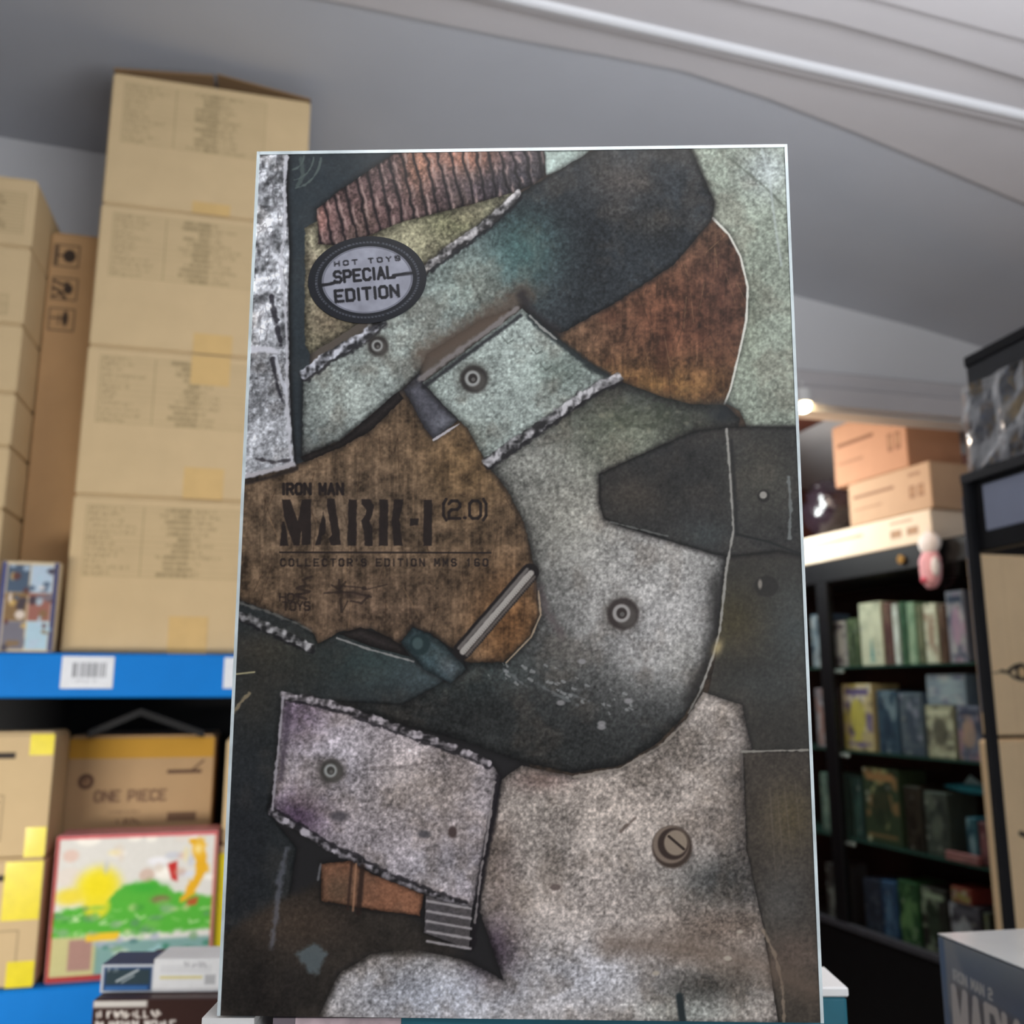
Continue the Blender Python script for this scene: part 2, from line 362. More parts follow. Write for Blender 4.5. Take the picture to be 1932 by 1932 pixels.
slab_room('ceiling_alcove', 1.0, 3.6, WB + .1, 4.9, Z0 + 1.30, Z0 + 1.33, M_red)
# stepped soffit over the camera side of the room: three raised bands
def ceil_hit(x, y, drop):
    z = 1.5
    for _ in range(30):
        q = ray(x, y) * (z / ray(x, y)[2]); z = czat(float(q @ R)) - drop
    q = ray(x, y) * (z / ray(x, y)[2]); return float(q @ R), float(q @ N), z
def soffit(name, line, drop, m):
    """band of the stepped soffit: follows the ceiling slope, its far edge is the measured line"""
    P = [ceil_hit(x, y, drop) for x, y in line]
    v, f = [], []
    for s_, t_, z_ in P: v += [wl(s_, t_, z_ + Z0), wl(s_, -3.1, z_ + Z0), wl(s_, t_, z_ + Z0 + drop + .01)]
    for k in range(len(P) - 1):
        a = 3 * k; f += [(a, a + 1, a + 4, a + 3), (a, a + 3, a + 5, a + 2)]
    return struct(link_mesh(name, v, f, m))
soffit('trim_3', [(300, -60), (669, 10), (800, 38), (980, 75), (1140, 104), (1290, 134), (1450, 186), (1600, 244), (1770, 314), (1932, 383), (2150, 480)], .012, M_trim)
soffit('trim_4', [(700, -50), (986, 20), (1250, 80), (1531, 147), (1730, 192), (1932, 240), (2200, 305)], .035, M_trim)
def bead(name, line, drop, r, m):
    P = [ceil_hit(x, y, drop) for x, y in line]; v, f = [], []; n = 6
    for s_, t_, z_ in P:
        for k in range(n + 1): a = pi * k / n; v.append(wl(s_, t_ - r + r * cos(a), z_ + Z0 - r * .8 * sin(a)))
    for i in range(len(P) - 1):
        for k in range(n): a = i * (n + 1) + k; f.append((a, a + 1, a + n + 2, a + n + 1))
    return struct(link_mesh(name, v, f, m, None, True))
bead('trim_7', [(700, -58), (986, 10), (1250, 70), (1531, 135), (1730, 180), (1932, 226), (2200, 290)], .035, .015, M_wall)
soffit('trim_5', [(1200, -50), (1393, 0), (1565, 40), (1750, 92), (1932, 148), (2200, 230)], .06, M_trim)
soffit('trim_6', [(1500, -40), (1675, 5), (1932, 75), (2200, 150)], .075, M_trim)

# ------------------------------------------------------------ cartons
SH = N * 2.2687                        # origin of the rack's front plane, local x = s, local y = depth
def S(s_, t_=0, z_=0): return tuple(R * s_ + SH + N * t_ + np.array([0, 0, z_ + Z0]))
def table_print(seed, ink=(150, 132, 96)):
    def paint(cv, W, H):
        rs = np.random.RandomState(seed); ink_ = ink
        cv.blend((slice(None), slice(None)), np.full(cv.X.shape, .10), ink_)
        for q in ((0, 0, W, 0), (0, H, W, H), (0, 0, 0, H), (W, 0, W, H), (W * .36, 0, W * .36, H)): cv.line([(q[0], q[1]), (q[2], q[3])], 2.2, ink_, 1.5, al=.8)
        n = 12
        for i in range(1, n):
            y = H * i / n; cv.line([(0, y), (W, y)], 1.0, ink_, 1.2, al=.4)
        for i in range(n):
            y = H * (i + .22) / n; h = H / n * .55
            scribble(cv, W * .02, y, W * (.1 + .2 * rs.rand()), h, 1.8, ink_, .85, seed * 20 + i)
            L = .05 + rs.rand() * .16; scribble(cv, W * (.66 - L), y, W * L * 2, h, 2, ink_, .85, seed * 31 + i)
            L = rs.randint(4, 12); t = ''.join(rs.choice(list('AERTMOSL1026'), L)); cv.text(t, W * (.66 - L * .018), y, h, h * .62, h * .22, 2, ink_, al=.85, soft=1.6)
    return paint
def flaps(root, w_, d, h, lift_l=.03, lift_r=.035):
    g = .004
    for nm, xa, xb, la, lb in (('flap', 0, w_ / 2 - g, .006, lift_l), ('flap', w_ / 2 + g, w_, lift_r, .004)):
        v = [(xa, 0, h + la), (xb, 0, h + lb), (xb, d, h + lb), (xa, d, h + la)]
        v += [(p[0], p[1], p[2] + .004) for p in v]
        link_mesh(nm, v, [(0, 3, 2, 1), (4, 5, 6, 7), (0, 1, 5, 4), (1, 2, 6, 5), (2, 3, 7, 6), (3, 0, 4, 7)], M_card_shade, root)
def carton(name, label, loc, rz, w_, d, h, m=None, group=None, table=None, tape=None, seed=0, cat='carton'):
    t = thing(name, label, cat, loc, rz, group)
    box('body', 0, w_, 0, d, 0, h - .004, m or M_card, t, .004)
    box('top_flap', .006, w_ - .006, .006, d - .006, h - .004, h, m or M_card, t)
    if table:
        x0, x1, z0, z1 = table
        panel('printed_table', x0, x1, z0, z1, -.0006, 2.2, CARD, table_print(seed), M_cprint, t)
    for q in tape or []:
        x0, x1, z0, z1, mm_ = q
        box('tape', x0, x1, -.0012, .0, z0, z1, mm_, t)
    return t
zs = [.079, .442, .8035, 1.170, 1.526]
SW = .486
lab = ['brown shipping carton standing on the blue shelf, bottom of the tall right stack', 'brown carton with shipping table and tape, second from bottom of the tall right stack',
       'brown carton with shipping table, third from bottom of the tall right stack', 'brown carton with open top flaps, topmost of the tall right stack']
for k in range(4):
    h = zs[k + 1] - zs[k]
    tp = {0: [(.225, .31, .0, .085, M_tape)], 1: [(.235, .325, 0, .075, M_tape), (.235, .325, h - .08, h - .006, M_tape)], 2: [(.235, .325, 0, .05, M_tape)], 3: [(.21, .30, 0, .03, M_tape)]}[k]
    t = carton('shipping_carton', lab[k], S(-.452 + .001 * k, .0, zs[k]), AL, SW, .42, h - (.001 if k < 3 else .0), table=(.03, .375, h - .19, h - .025), tape=tp, seed=k, group='tall stack of shipping cartons')
    if k == 3: flaps(t, SW, .42, h)
# left stack, reaching out of the frame
hb = [.078, .26, .4, .545, .672, .838, 1.032, 1.208]
lb = ['bottom', 'second from bottom', 'third from bottom', 'fourth from bottom', 'third from top', 'second from top', 'topmost']
for k in range(7):
    h = hb[k + 1] - hb[k]
    t = carton('small_carton', 'tan carton at the left frame edge, %s of the left stack' % lb[k], S(-.96, .0, hb[k]), AL, .366, .33, h - .001, group='left stack of cartons',
               table=((.10, .345, .03, h - .04) if k == 6 else (.17, .33, .02, .07) if k == 5 else None), seed=5 + k)
# tall brown carton with handling symbols
def symbols(kind):
    def paint(cv, W, H):
        k = (60, 48, 38); cv.line([(5, 5), (W - 5, 5), (W - 5, H - 5), (5, H - 5), (5, 5)], 3, k, 2, al=.8)
        if kind == 0: cv.ell(W * .6, H * .5, W * .22, H * .26, k, 3); cv.rect(W * .12, H * .12, W * .22, H * .88, k, 3, .8); cv.line([(W * .2, H * .5), (W * .45, H * .5)], 4, k)
        elif kind == 1: cv.line([(W * .1, H * .2), (W * .4, H * .35), (W * .6, H * .25)], 6, k, 3); cv.line([(W * .1, H * .5), (W * .35, H * .6), (W * .55, H * .9)], 7, k, 3); cv.ell(W * .62, H * .5, W * .16, H * .2, k, 3); cv.line([(W * .1, H * .85), (W * .4, H * .7)], 5, k, 3)
        else: cv.line([(W * .15, H * .45), (W * .6, H * .45)], 4, k, 3); cv.ell(W * .62, H * .45, W * .1, H * .28, k, 4); cv.line([(W * .4, H * .3), (W * .4, H * .7)], 2, k, 3)
    return paint
OT = .16
tl = onplane(75, 433, N * (2.2687 + OT), N); tr_s = -.40
t = carton('tall_carton', 'tall brown carton with handling symbols between the two stacks', S(-.592, OT, .079), AL, .136, .2, float(tl[2]) - .079, m=M_card_dk)
for k, (sx, sy) in enumerate([(126, 483), (122, 545), (116, 603)]):
    q = onplane(sx, sy, N * (2.2687 + OT), N); s_ = float(q @ R) + .592; z_ = float(q[2]) - .079
    panel('symbol_print', s_ - .034, s_ + .034, z_ - .034, z_ + .034, -.0006, 1.6, (182, 146, 104), symbols(k), M_cprint, t)
# card display boxes
def cards(seed):
    def paint(cv, W, H):
        rs = np.random.RandomState(seed)
        cv.rect(0, 0, 9, H, (52, 62, 120), 2); cv.rect(W - 9, 0, W, H, (44, 52, 104), 2)
        pal = [(70, 88, 110), (176, 196, 214), (128, 100, 64), (150, 96, 84), (110, 108, 120), (170, 200, 216)]
        cw, chh = (W - 26) / 2, (H - 12) / 3
        for i in range(6):
            x, y = 12 + (i % 2) * (cw + 3), 6 + (i // 2) * (chh + 1)
            cv.rect(x, y, x + cw, y + chh, pal[i], 3)
            for _ in range(7):
                c = pal[rs.randint(6)] if rs.rand() < .6 else [(50, 44, 60), (236, 226, 220), (210, 176, 104), (92, 46, 40)][rs.randint(4)]
                cv.ell(x + rs.rand() * cw, y + rs.rand() * chh, 3 + rs.rand() * 7, 3 + rs.rand() * 8, c, 3, .8)
    return paint
for x0, x1, lb_, sd_ in ((-.575, -.459, 'small card display box with blue edges and picture grid beside the tall stack', 3), (-.70, -.582, 'small picture-covered card display box cut off by the left frame edge', 8)):
    t = thing('card_display_box', lb_, 'box', S(x0, -.006 if sd_ == 3 else .0, .079), AL)
    if sd_ == 8: t.location = S(x0, -.04, .079)
    else: t.location = S(x0, -.04, .079)
    W = x1 - x0; box('body', 0, W, 0, .036, 0, .197, mat('cream_card', (214, 196, 160), .5), t, .002)
    panel('front_print', .001, W - .001, .001, .195, -.0006, 1.6, (206, 190, 160), cards(sd_), M_print, t)

# ------------------------------------------------------------ blue rack
rk = thing('storage_rack', 'blue and black steel storage rack carrying the cartons on the left', 'shelf', S(-1.45, 0, -Z0), AL)
def rl(s_): return s_ + 1.45
for zb, zt in ((-.019, .077), (-.70, -.603)):
    bm_ = box('beam', 0, 1.95, -.045, -.042 + .04, Z0 + zb, Z0 + zt, M_blue, rk, .004)
    box('deck', 0, 1.95, .0, .5, Z0 + zt - .022, Z0 + zt, M_deck, rk)
    box('rear_beam', 0, 1.95, .5, .54, Z0 + zb, Z0 + zt, M_blue, rk)
    if zt > 0:
        def bar(cv, W, H):
            rs = np.random.RandomState(4); x = W * .2
            while x < W * .86:
                q = rs.choice([1.5, 3, 4.5]); cv.rect(x, H * .18, x + q, H * .66, (90, 92, 100), 1.5, .75); x += q + rs.choice([1.5, 3])
            scribble(cv, W * .22, H * .74, W * .5, H * .1, 1.2, (130, 130, 140), .6, 3)
        for s_ in (-.436, -.098):
            l_ = box('barcode_label', rl(s_), rl(s_) + .106, -.0465, -.045, Z0 + .001, Z0 + .07, M_white, bm_, .0005)
            l_.parent = bm_; panel('barcode', rl(s_) + .002, rl(s_) + .104, Z0 + .003, Z0 + .068, -.0468, 1.3, (226, 230, 236), bar, M_print, bm_)
for s_ in (0, 1.91):
    for d_ in (.0, .5): box('upright', s_, s_ + .04, d_ + .001, d_ + .041, 0, Z0 + .45, M_black, rk)
for (a, b_) in (((165, 1392), (265, 1350)), ((265, 1350), (385, 1392))):
    A = onplane(*a, N * 2.37, N); B = onplane(*b_, N * 2.37, N); sa, sb = rl(A @ R), rl(B @ R)
    v = [(sa, .10, Z0 + A[2]), (sb, .10, Z0 + B[2]), (sb, .10, Z0 + B[2] + .016), (sa, .10, Z0 + A[2] + .016)]; v += [(p[0], .11, p[2]) for p in v]
    link_mesh('shaded_flap', v, [(0, 1, 2, 3), (7, 6, 5, 4), (0, 4, 5, 1), (1, 5, 6, 2), (2, 6, 7, 3), (3, 7, 4, 0)], M_black, rk)  # raised carton flaps under the deck, black stands in for their shade
box('back_panel', 0, 1.95, .542, .546, Z0 - .62, Z0 + .07, M_black, rk)

# lower shelf goods
def lprint(kind):
    def paint(cv, W, H):
        k = (66, 54, 44)
        if kind == 0:
            cv.rect(W * .2, H * .14, W * .80, H * .19, (50, 44, 40), 2); cv.rect(W * .1, H * .90, W * .74, H * .95, (60, 50, 40), 2)
            cv.rect(W * .3, H * .54, W * .74, H * .57, k, 1.5, .5); cv.line([(W * .3, H * .5), (W * .76, H * .5), (W * .76, H * .88), (W * .3, H * .88)], 2, k, al=.5)
            cv.text('800 088', W * .42, H * .56, 14, 10, 3, 3, k, al=.7); cv.text('01 11200', W * .4, H * .66, 12, 9, 3, 3, k, al=.6); cv.text('14006', W * .44, H * .76, 15, 11, 4, 3, k, al=.8)
        else:
            cv.poly([(W * .52, H * .10), (W * .86, H * .10), (W * .80, H * .15), (W * .6, H * .15)], (50, 44, 40), 3); cv.rect(W * .1, H * .0, W * .55, H * .45, (214, 206, 190), 6, .8)
            cv.line([(W * .5, H * .56), (W * .9, H * .56), (W * .9, H * .86)], 2, k, al=.5); cv.text('00 14', W * .55, H * .60, 14, 11, 4, 4, k, al=.8); cv.text('01 11', W * .5, H * .68, 14, 10, 3, 3, k, al=.6); cv.text('6 14', W * .52, H * .78, 14, 11, 4, 3, k, al=.8)
            cv.rect(W * .5, H * .90, W * .74, H * .95, (50, 44, 38), 2)
    return paint
for z0_, z1_, kd, lb_, tp in ((-.601, -.349, 1, 'tan carton sealed with wide yellow tape on the lower blue shelf', [(.30, .372, .13, .246, M_ytape), (.32, .372, 0, .05, M_ytape)]),
                         (-.347, -.091, 0, 'tan carton with yellow tape corners stacked on another at the left edge', [(.325, .372, .208, .2515, M_ytape), (.332, .372, .0, .06, M_ytape)])):
    t = carton('taped_carton', lb_, S(-.812, -.03, z0_), AL, .374, .155, z1_ - z0_, tape=tp, group='taped cartons at the lower left')
    panel('side_print', .0, .373, .004, z1_ - z0_ - .008, -.0006, 2.0, CARD, lprint(kd), M_cprint, t)
OD = .13
t = carton('base_carton', 'plain brown carton hidden behind the colourful gift box', S(-.43, OD, -.601), AL, .322, .28, .2, m=M_card_dk)
q1 = onplane(131, 1389, N * (2.2687 + OD), N); q2 = onplane(407, 1386, N * (2.2687 + OD), N)
def opaint(cv, W, H):
    k = (84, 60, 46)
    cv.rect(0, 0, W, H * .16, (186, 140, 46), 2); cv.text('ONE PIECE', W * .2, H * .42, 22, 13, 6.5, 4.6, k, soft=2.5); cv.text('ONE PIECE', W * .2, H * .42, 22, 13, 6.5, 1.2, (150, 118, 92), soft=2)
    cv.ell(W * .13, H * .34, 17, 17, k, 4); cv.ell(W * .13, H * .34, 10, 10, (150, 118, 88), 4); cv.text('C', W * .115, H * .305, 9, 7, 1, 2.4, k)
    cv.rect(W * .68, H * .26, W * .92, H * .29, k, 2); cv.line([(W * .86, H * .26), (W * .93, H * .19)], 4, k, 3)
    scribble(cv, W * .36, H * .64, 44, 12, 3.5, k, .6, 3); cv.rect(W * .70, H * .60, W * .90, H * .67, k, 4, .75)
    scribble(cv, W * .30, H * .575, 70, 5, 2, k, .4, 4)
    scribble(cv, W * .68, H * .77, 62, 10, 2.4, k, .5, 5); scribble(cv, W * .48, H * .88, 110, 11, 2.4, k, .55, 6)
    cv.rect(0, H * .76, W, H, (205, 172, 120), 3, .25)
ow = float((q2 - q1) @ R); zt_ = float(q1[2])
t = carton('game_carton', 'brown trading-card carton with large title and amber tape along its top', S(float(q1 @ R), OD, -.40), AL, ow, .28, zt_ + .40, m=M_card_dk)
panel('front_print', .002, ow - .002, .002, zt_ + .398 - .004, -.0006, 1.7, (176, 146, 108), opaint, M_cprint, t)
# gift box (its mascots left out)
OF = -.02
def onf(x, y, off=OF): q = onplane(x, y, N * (2.2687 + off), N); return float(q @ R), float(q[2])
g0 = onf(84, 1846); g1 = onf(413, 1567)
def giftpaint(cv, W, H):
    rs = np.random.RandomState(5)
    for _ in range(16): cv.ell(rs.rand() * W, rs.rand() * H * .34, 8 + rs.rand() * 22, 5 + rs.rand() * 16, [(240, 240, 246), (226, 216, 206), (214, 220, 236), (250, 246, 236), (222, 190, 176)][rs.randint(5)], 6, .8)
    cv.glow(W * .27, H * .36, 46, 42, (240, 222, 40), 1, 2.5); cv.glow(W * .1, H * .42, 30, 18, (238, 216, 60), .9, 2); 
    cv.poly([(0, H * .52), (W * .3, H * .5), (W * .42, H * .36), (W * .6, H * .32), (W * .75, H * .42), (W, H * .46), (W, H * .7), (0, H * .7)], (88, 178, 62), 8, jag=6)
    cv.glow(W * .56, H * .38, 34, 10, (60, 168, 56), .8); cv.glow(W * .66, H * .47, 20, 9, (140, 112, 84), .9, 2)
    cv.ell(W * .27, H * .50, 26, 24, (236, 220, 48), 10, .85)
    cv.poly([(W * .82, H * .05), (W * .92, H * .04), (W * .95, H * .28), (W * .86, H * .46), (W * .78, H * .5), (W * .88, H * .26)], (232, 176, 42), 5, jag=5)
    cv.glow(W * .88, H * .12, 10, 11, (252, 236, 180), .8); cv.poly([(W * .69, H * .22), (W * .75, H * .2), (W * .76, H * .35), (W * .72, H * .33)], (196, 54, 50), 4)
    cv.poly([(W * .83, H * .48), (W * .9, H * .46), (W * .89, H * .52), (W * .82, H * .53)], (180, 96, 50), 4)
    for _ in range(26):
        x = rs.rand() * W; y = H * (.52 + rs.rand() * .2); cv.line([(x, y), (x + 14 - rs.rand() * 28, y + rs.rand() * 8), (x + 20 - rs.rand() * 40, y - 6 + rs.rand() * 16)], 3, [(200, 230, 170), (150, 206, 120), (224, 240, 200)][rs.randint(3)], 3, al=.75)
    cv.rect(0, H * .70, W * .3, H * .98, (196, 190, 130), 5, .9); cv.rect(W * .12, H * .72, W * .26, H * .93, (168, 128, 122), 4, .9); cv.rect(W * .22, H * .68, W * .42, H * .735, (238, 196, 54), 4)
    cv.rect(W * .28, H * .745, W, H, (112, 156, 152), 6, .85)
    for _ in range(38): cv.ell(W * (.3 + rs.rand() * .7), H * (.70 + rs.rand() * .28), 4 + rs.rand() * 14, 3 + rs.rand() * 6, [(160, 200, 206), (66, 112, 112), (52, 126, 96), (196, 214, 200), (126, 164, 120), (172, 178, 196)][rs.randint(6)], 4, .75)
    pass
    for _ in range(30): cv.ell(rs.rand() * W, H * (.5 + rs.rand() * .2), 5 + rs.rand() * 14, 3 + rs.rand() * 6, [(120, 190, 90), (70, 150, 60), (196, 210, 150), (150, 176, 150), (96, 140, 110)][rs.randint(5)], 5, .6)
    for _ in range(10): cv.ell(W * (.3 + rs.rand() * .6), H * (.06 + rs.rand() * .24), 5 + rs.rand() * 12, 4 + rs.rand() * 12, [(200, 160, 140), (220, 206, 190), (190, 196, 214), (236, 220, 160)][rs.randint(4)], 5, .55)
    cv.rect(0, H * .965, W, H, (168, 50, 56), 3); cv.rect(0, 0, 5, H, (170, 46, 48), 3); cv.rect(W - 5, 0, W, H, (204, 120, 104), 3); cv.rect(0, 0, W, 5, (214, 76, 84), 3)
t = thing('gift_box', 'colourful picture gift box with pink rim and green meadow print', 'box', S(g0[0], OF, -.602), AL)
gw = g1[0] - g0[0]; gh = g1[1] + .602
box('body', 0, gw, 0, .1, 0, gh, mat('pink_card', (214, 140, 142), .45), t, .003)
panel('front_print', .002, gw - .002, .002, gh - .002, -.0006, 1.8, (222, 220, 214), giftpaint, M_matte, t)
# cartons hidden mostly behind the big box, right of the gift box
carton('yellow_taped_carton', 'tan carton with yellow tape just showing beside the gift box', S(-.088, 0, -.601), AL, .4, .4, .26, tape=[(.0, .05, .0, .24, M_ytape)], group='cartons right of the gift box')
carton('yellow_taped_carton', 'tan carton on another, peeking out left of the large cover box', S(-.085, .0, -.34), AL, .4, .4, .23, group='cartons right of the gift box')

# ------------------------------------------------------------ glass cabinet in the alcove
P2 = ray(1750, 1022) * (.6 / ray(1750, 1022)[2]); P1 = ray(1525, 1066) * (.6 / ray(1525, 1066)[2]); U = (P1 - P2) / np.linalg.norm(P1 - P2)
CY = atan2(-U[1], -U[0])
def K(x, y, z): # cabinet local -> world
    return (P2[0] - U[0] * x + U[1] * y, P2[1] - U[1] * x - U[0] * y, z + Z0)
# local y axis is the x axis turned +90 degrees
xa = np.array([cos(CY), sin(CY)]); ya = np.array([-sin(CY), cos(CY)])
def K(x, y, z): q = P2[:2] + xa * x + ya * y; return (float(q[0]), float(q[1]), z + Z0)
cb = thing('display_cabinet', 'tall black glass-fronted display cabinet full of figure boxes', 'cabinet', K(0, 0, -Z0), CY)
XL, XR, CD = -1.4, .26, .40
box('base', XL, XR, 0, CD, 0, Z0 - 1.06, M_black, cb, .004)
box('top_panel', XL, XR, 0, CD, Z0 + .50, Z0 + .60, M_black, cb, .004)
box('back_panel', XL, XR, CD - .012, CD, Z0 - 1.06, Z0 + .50, M_blackg, cb)
box('side_panel', XR - .012, XR, 0, CD, Z0 - 1.06, Z0 + .5, M_blackg, cb)
box('side_panel', XL, XL + .012, 0, CD, Z0 - 1.06, Z0 + .5, M_blackg, cb)
for a, b_ in ((XL, XL + .04), (-.735, -.655), (XR - .04, XR)): box('stile', a, b_, -.004, .03, Z0 - 1.06, Z0 + .50, M_black, cb, .003)
box('bottom_rail', XL, XR, -.006, .02, Z0 - 1.06, Z0 - 1.03, mat('rail', (70, 72, 80), .35), cb, .003)
for z in (.102, -.278, -.667):
    box('glass_shelf', XL + .014, XR - .014, .03, CD - .014, Z0 + z - .008, Z0 + z, M_edgegrn, cb)
    box('shelf_clip', -.655, -.60, .012, .03, Z0 + z - .03, Z0 + z - .012, M_chrome, cb, .004)
for a, b_ in ((-.653, XR - .042), (XL + .042, -.737)):
    box('glass_door', a, b_, .004, .008, Z0 - 1.028, Z0 + .498, M_glass, cb)
cyl('lock', (-.15, -.012, Z0 + .545), .019, .012, 'y', M_gold, cb)
light('cabinet_fill', 'AREA', K(-1.0, -.55, 1.05), 13, (.95, 1, .98), .3, .3, K(-.15, .1, -.3))  # added light hidden behind the cover box, brightens the cabinet's goods

def artbox(pal, seed, style):
    def paint(cv, W, H):
        rs = np.random.RandomState(seed)
        for _ in range(26): cv.ell(rs.rand() * W, rs.rand() * H, W * (.04 + rs.rand() * .15), H * (.03 + rs.rand() * .11), pal[rs.randint(1, len(pal))], 8, .75)
        for _ in range(6): cv.ell(rs.rand() * W, rs.rand() * H, W * .06, H * .03, [(210, 206, 200), (40, 40, 48), (150, 146, 150)][rs.randint(3)], 6, .6)
        if style == 1: cv.glow(W * .5, H * .55, W * .25, H * .2, pal[1], .9, 2)
        if style == 2: cv.rect(W * .1, H * .06, W * .9, H * .16, pal[1], 3); cv.ell(W * .5, H * .5, W * .28, H * .28, pal[-1], 10, .8)
        if style == 3: cv.poly([(W * .5, H * .55), (W * .6, H * .95), (W * .4, H * .95)], (70, 150, 160), 4)
        cv.rect(W * .08, H * .88, W * .92, H * .93, pal[1], 3, .6); lum = cv.c.mean(-1, keepdims=True); cv.c = lum + (cv.c - lum) * .75
    return paint
def figure_box(label, x, z, w_, h, d, pal, style=1, seed=1, y=.06, name='figure_box', win=False, group='figure boxes in the display cabinet'):
    t = thing(name, label, 'box', K(x, y, z + .0005), CY, group)
    box('body', 0, w_, 0, d, 0, h, mat('card_%d_%d_%d' % pal[0], pal[0], .5), t, .003)
    panel('front_print', .003, w_ - .003, .003, h - .003, -.0006, 5, pal[0], artbox(pal, seed, style), M_gprint, t)
    return t
# x grows towards the camera; top shelf row stands on z=.102
def xof(px, y=.06):    # pixel column -> cabinet x at eye level
    P0 = np.array([*K(0, y, 0)]); P0[2] = 0; n = np.array([ya[0], ya[1], 0.]); r = ray(px, 1300); q = r * ((P0 @ n) / (r @ n)); return float((q[:2] - P2[:2]) @ xa)
CR = (206, 200, 178)
row1 = [(1563, 1575, .13, [(150, 96, 108), (190, 120, 130), (80, 60, 70)], 1, 'small dusty rose box at the left end of the top glass shelf'),
        (1577, 1603, .215, [(196, 188, 200), (110, 100, 120), (236, 230, 236)], 2, 'white box with dark emblem near the left of the top glass shelf'),
        (1604, 1628, .22, [(74, 90, 64), (52, 64, 50), (120, 130, 96)], 1, 'dark olive box between white and cream boxes on the top glass shelf'),
        (1630, 1674, .285, [CR, (220, 214, 190), (190, 186, 164)], 3, 'cream box with blue triangle print on the top glass shelf'),
        (1676, 1692, .275, [(112, 70, 72), (80, 50, 56), (150, 120, 96)], 1, 'narrow maroon box right of the cream box'),
        (1693, 1706, .265, [(198, 198, 200), (230, 232, 236), (170, 168, 160)], 1, 'narrow silver-white box beside the maroon box'),
        (1707, 1720, .27, [(62, 104, 82), (40, 76, 60), (120, 150, 110)], 1, 'narrow dark green box on the top glass shelf'),
        (1721, 1738, .265, [(140, 172, 146), (180, 200, 170), (90, 130, 100)], 1, 'narrow pale green box next to the dark green one'),
        (1739, 1752, .25, [(112, 116, 92), (140, 140, 110), (80, 84, 70)], 1, 'narrow olive-grey box on the top glass shelf'),
        (1753, 1780, .25, [(206, 202, 182), (230, 226, 210), (176, 140, 124)], 2, 'ivory box with pinkish foot on the top glass shelf'),
        (1781, 1796, .24, [(104, 72, 62), (80, 56, 50), (130, 96, 84)], 1, 'narrow brown box on the top glass shelf'),
        (1798, 1834, .29, [(150, 144, 166), (70, 82, 116), (196, 188, 200), (190, 140, 180)], 2, 'lilac and navy box at the right of the top glass shelf')]
for i, (a, b_, h, pal, st, lb_) in enumerate(row1):
    xa_, xb_ = xof(a), xof(b_); figure_box(lb_, xa_, .102, xb_ - xa_ - .004, h, .16, pal, st, 10 + i)
for i, (a, b_, h, pal, lb_) in enumerate([(1640, 1700, .06, [(120, 108, 100), (150, 140, 120), (90, 80, 76)], 'flat taupe box behind the cream one, top glass shelf')]):
    pass
row2 = [(1588, 1645, .30, [(206, 176, 128), (112, 92, 150), (236, 214, 196), (92, 72, 140), (214, 190, 60)], 2, 'orange-tan box with violet figure picture on the middle shelf'),
        (1652, 1692, .27, [(58, 84, 112), (40, 62, 92), (130, 150, 170)], 1, 'dark blue box left of centre on the middle shelf'),
        (1694, 1738, .26, [(92, 104, 124), (70, 82, 108), (140, 140, 170)], 1, 'slate blue box in the centre of the middle shelf'),
        (1742, 1796, .21, [(170, 164, 140), (210, 206, 180), (96, 92, 84)], 2, 'beige sketch-print box on the middle shelf'),
        (1800, 1846, .21, [(112, 116, 150), (70, 78, 112), (186, 130, 150), (190, 150, 136)], 2, 'blue-violet box at the right end of the middle shelf')]
for i, (a, b_, h, pal, st, lb_) in enumerate(row2):
    xa_, xb_ = xof(a), xof(b_); figure_box(lb_, xa_, -.278, xb_ - xa_ - .006, h, .16, pal, st, 30 + i)
xa_, xb_ = xof(1748), xof(1822)
figure_box('pale blue box lying across the two right boxes, middle shelf', xa_, -.278 + .2115, xb_ - xa_, .125, .15, [(134, 150, 176), (160, 178, 200), (92, 92, 140), (190, 186, 206)], 1, 41)
row3 = [(1592, 1612, .27, [(52, 82, 84), (70, 110, 104), (34, 50, 56)], 1, 'dark teal box at the left end of the lower glass shelf'),
        (1616, 1682, .32, [(60, 78, 58), (176, 120, 74), (196, 184, 120), (44, 60, 48)], 2, 'green box with tan window picture on the lower glass shelf'),
        (1690, 1722, .26, [(52, 46, 42), (38, 34, 32), (76, 66, 56)], 1, 'dark brown box on the lower glass shelf'),
        (1726, 1770, .25, [(72, 80, 78), (100, 108, 100), (50, 58, 60)], 1, 'dim grey-green box on the lower glass shelf'),
        (1800, 1820, .17, [(44, 100, 124), (140, 170, 190), (30, 70, 96)], 1, 'small bright blue box on the lower glass shelf'),
        (1822, 1852, .16, [(120, 64, 76), (150, 90, 100), (96, 50, 60)], 1, 'small crimson box at the right end of the lower glass shelf')]
for i, (a, b_, h, pal, st, lb_) in enumerate(row3):
    xa_, xb_ = xof(a), xof(b_); figure_box(lb_, xa_, -.667, xb_ - xa_ - .006, h, .16, pal, st, 50 + i)
xa_, xb_ = xof(1768), xof(1828)
figure_box('flat pink tray-like box in front of the blue and crimson boxes', xa_, -.667, xb_ - xa_, .035, .025, [(160, 96, 102), (190, 120, 124), (120, 70, 80)], 1, 60, y=.03)
t = thing('blue_fin_figure', 'turquoise streamlined toy lying across the lower-shelf boxes', 'toy', K(xof(1738), .06, -.667 + .2505), CY)
v, f = [], []
for i in range(13):
    q = i / 12; r_ = .024 * math.sin(pi * min(.97, max(.03, q))) ** .6
    for k in range(10): v.append((q * .32, .08 + r_ * 1.4 * cos(k * pi / 5), .0215 + r_ * .85 * sin(k * pi / 5)))
f = [(i * 10 + k, (i + 1) * 10 + k, (i + 1) * 10 + (k + 1) % 10, i * 10 + (k + 1) % 10) for i in range(12) for k in range(10)] + [tuple(range(10)), tuple(range(120, 130))[::-1]]
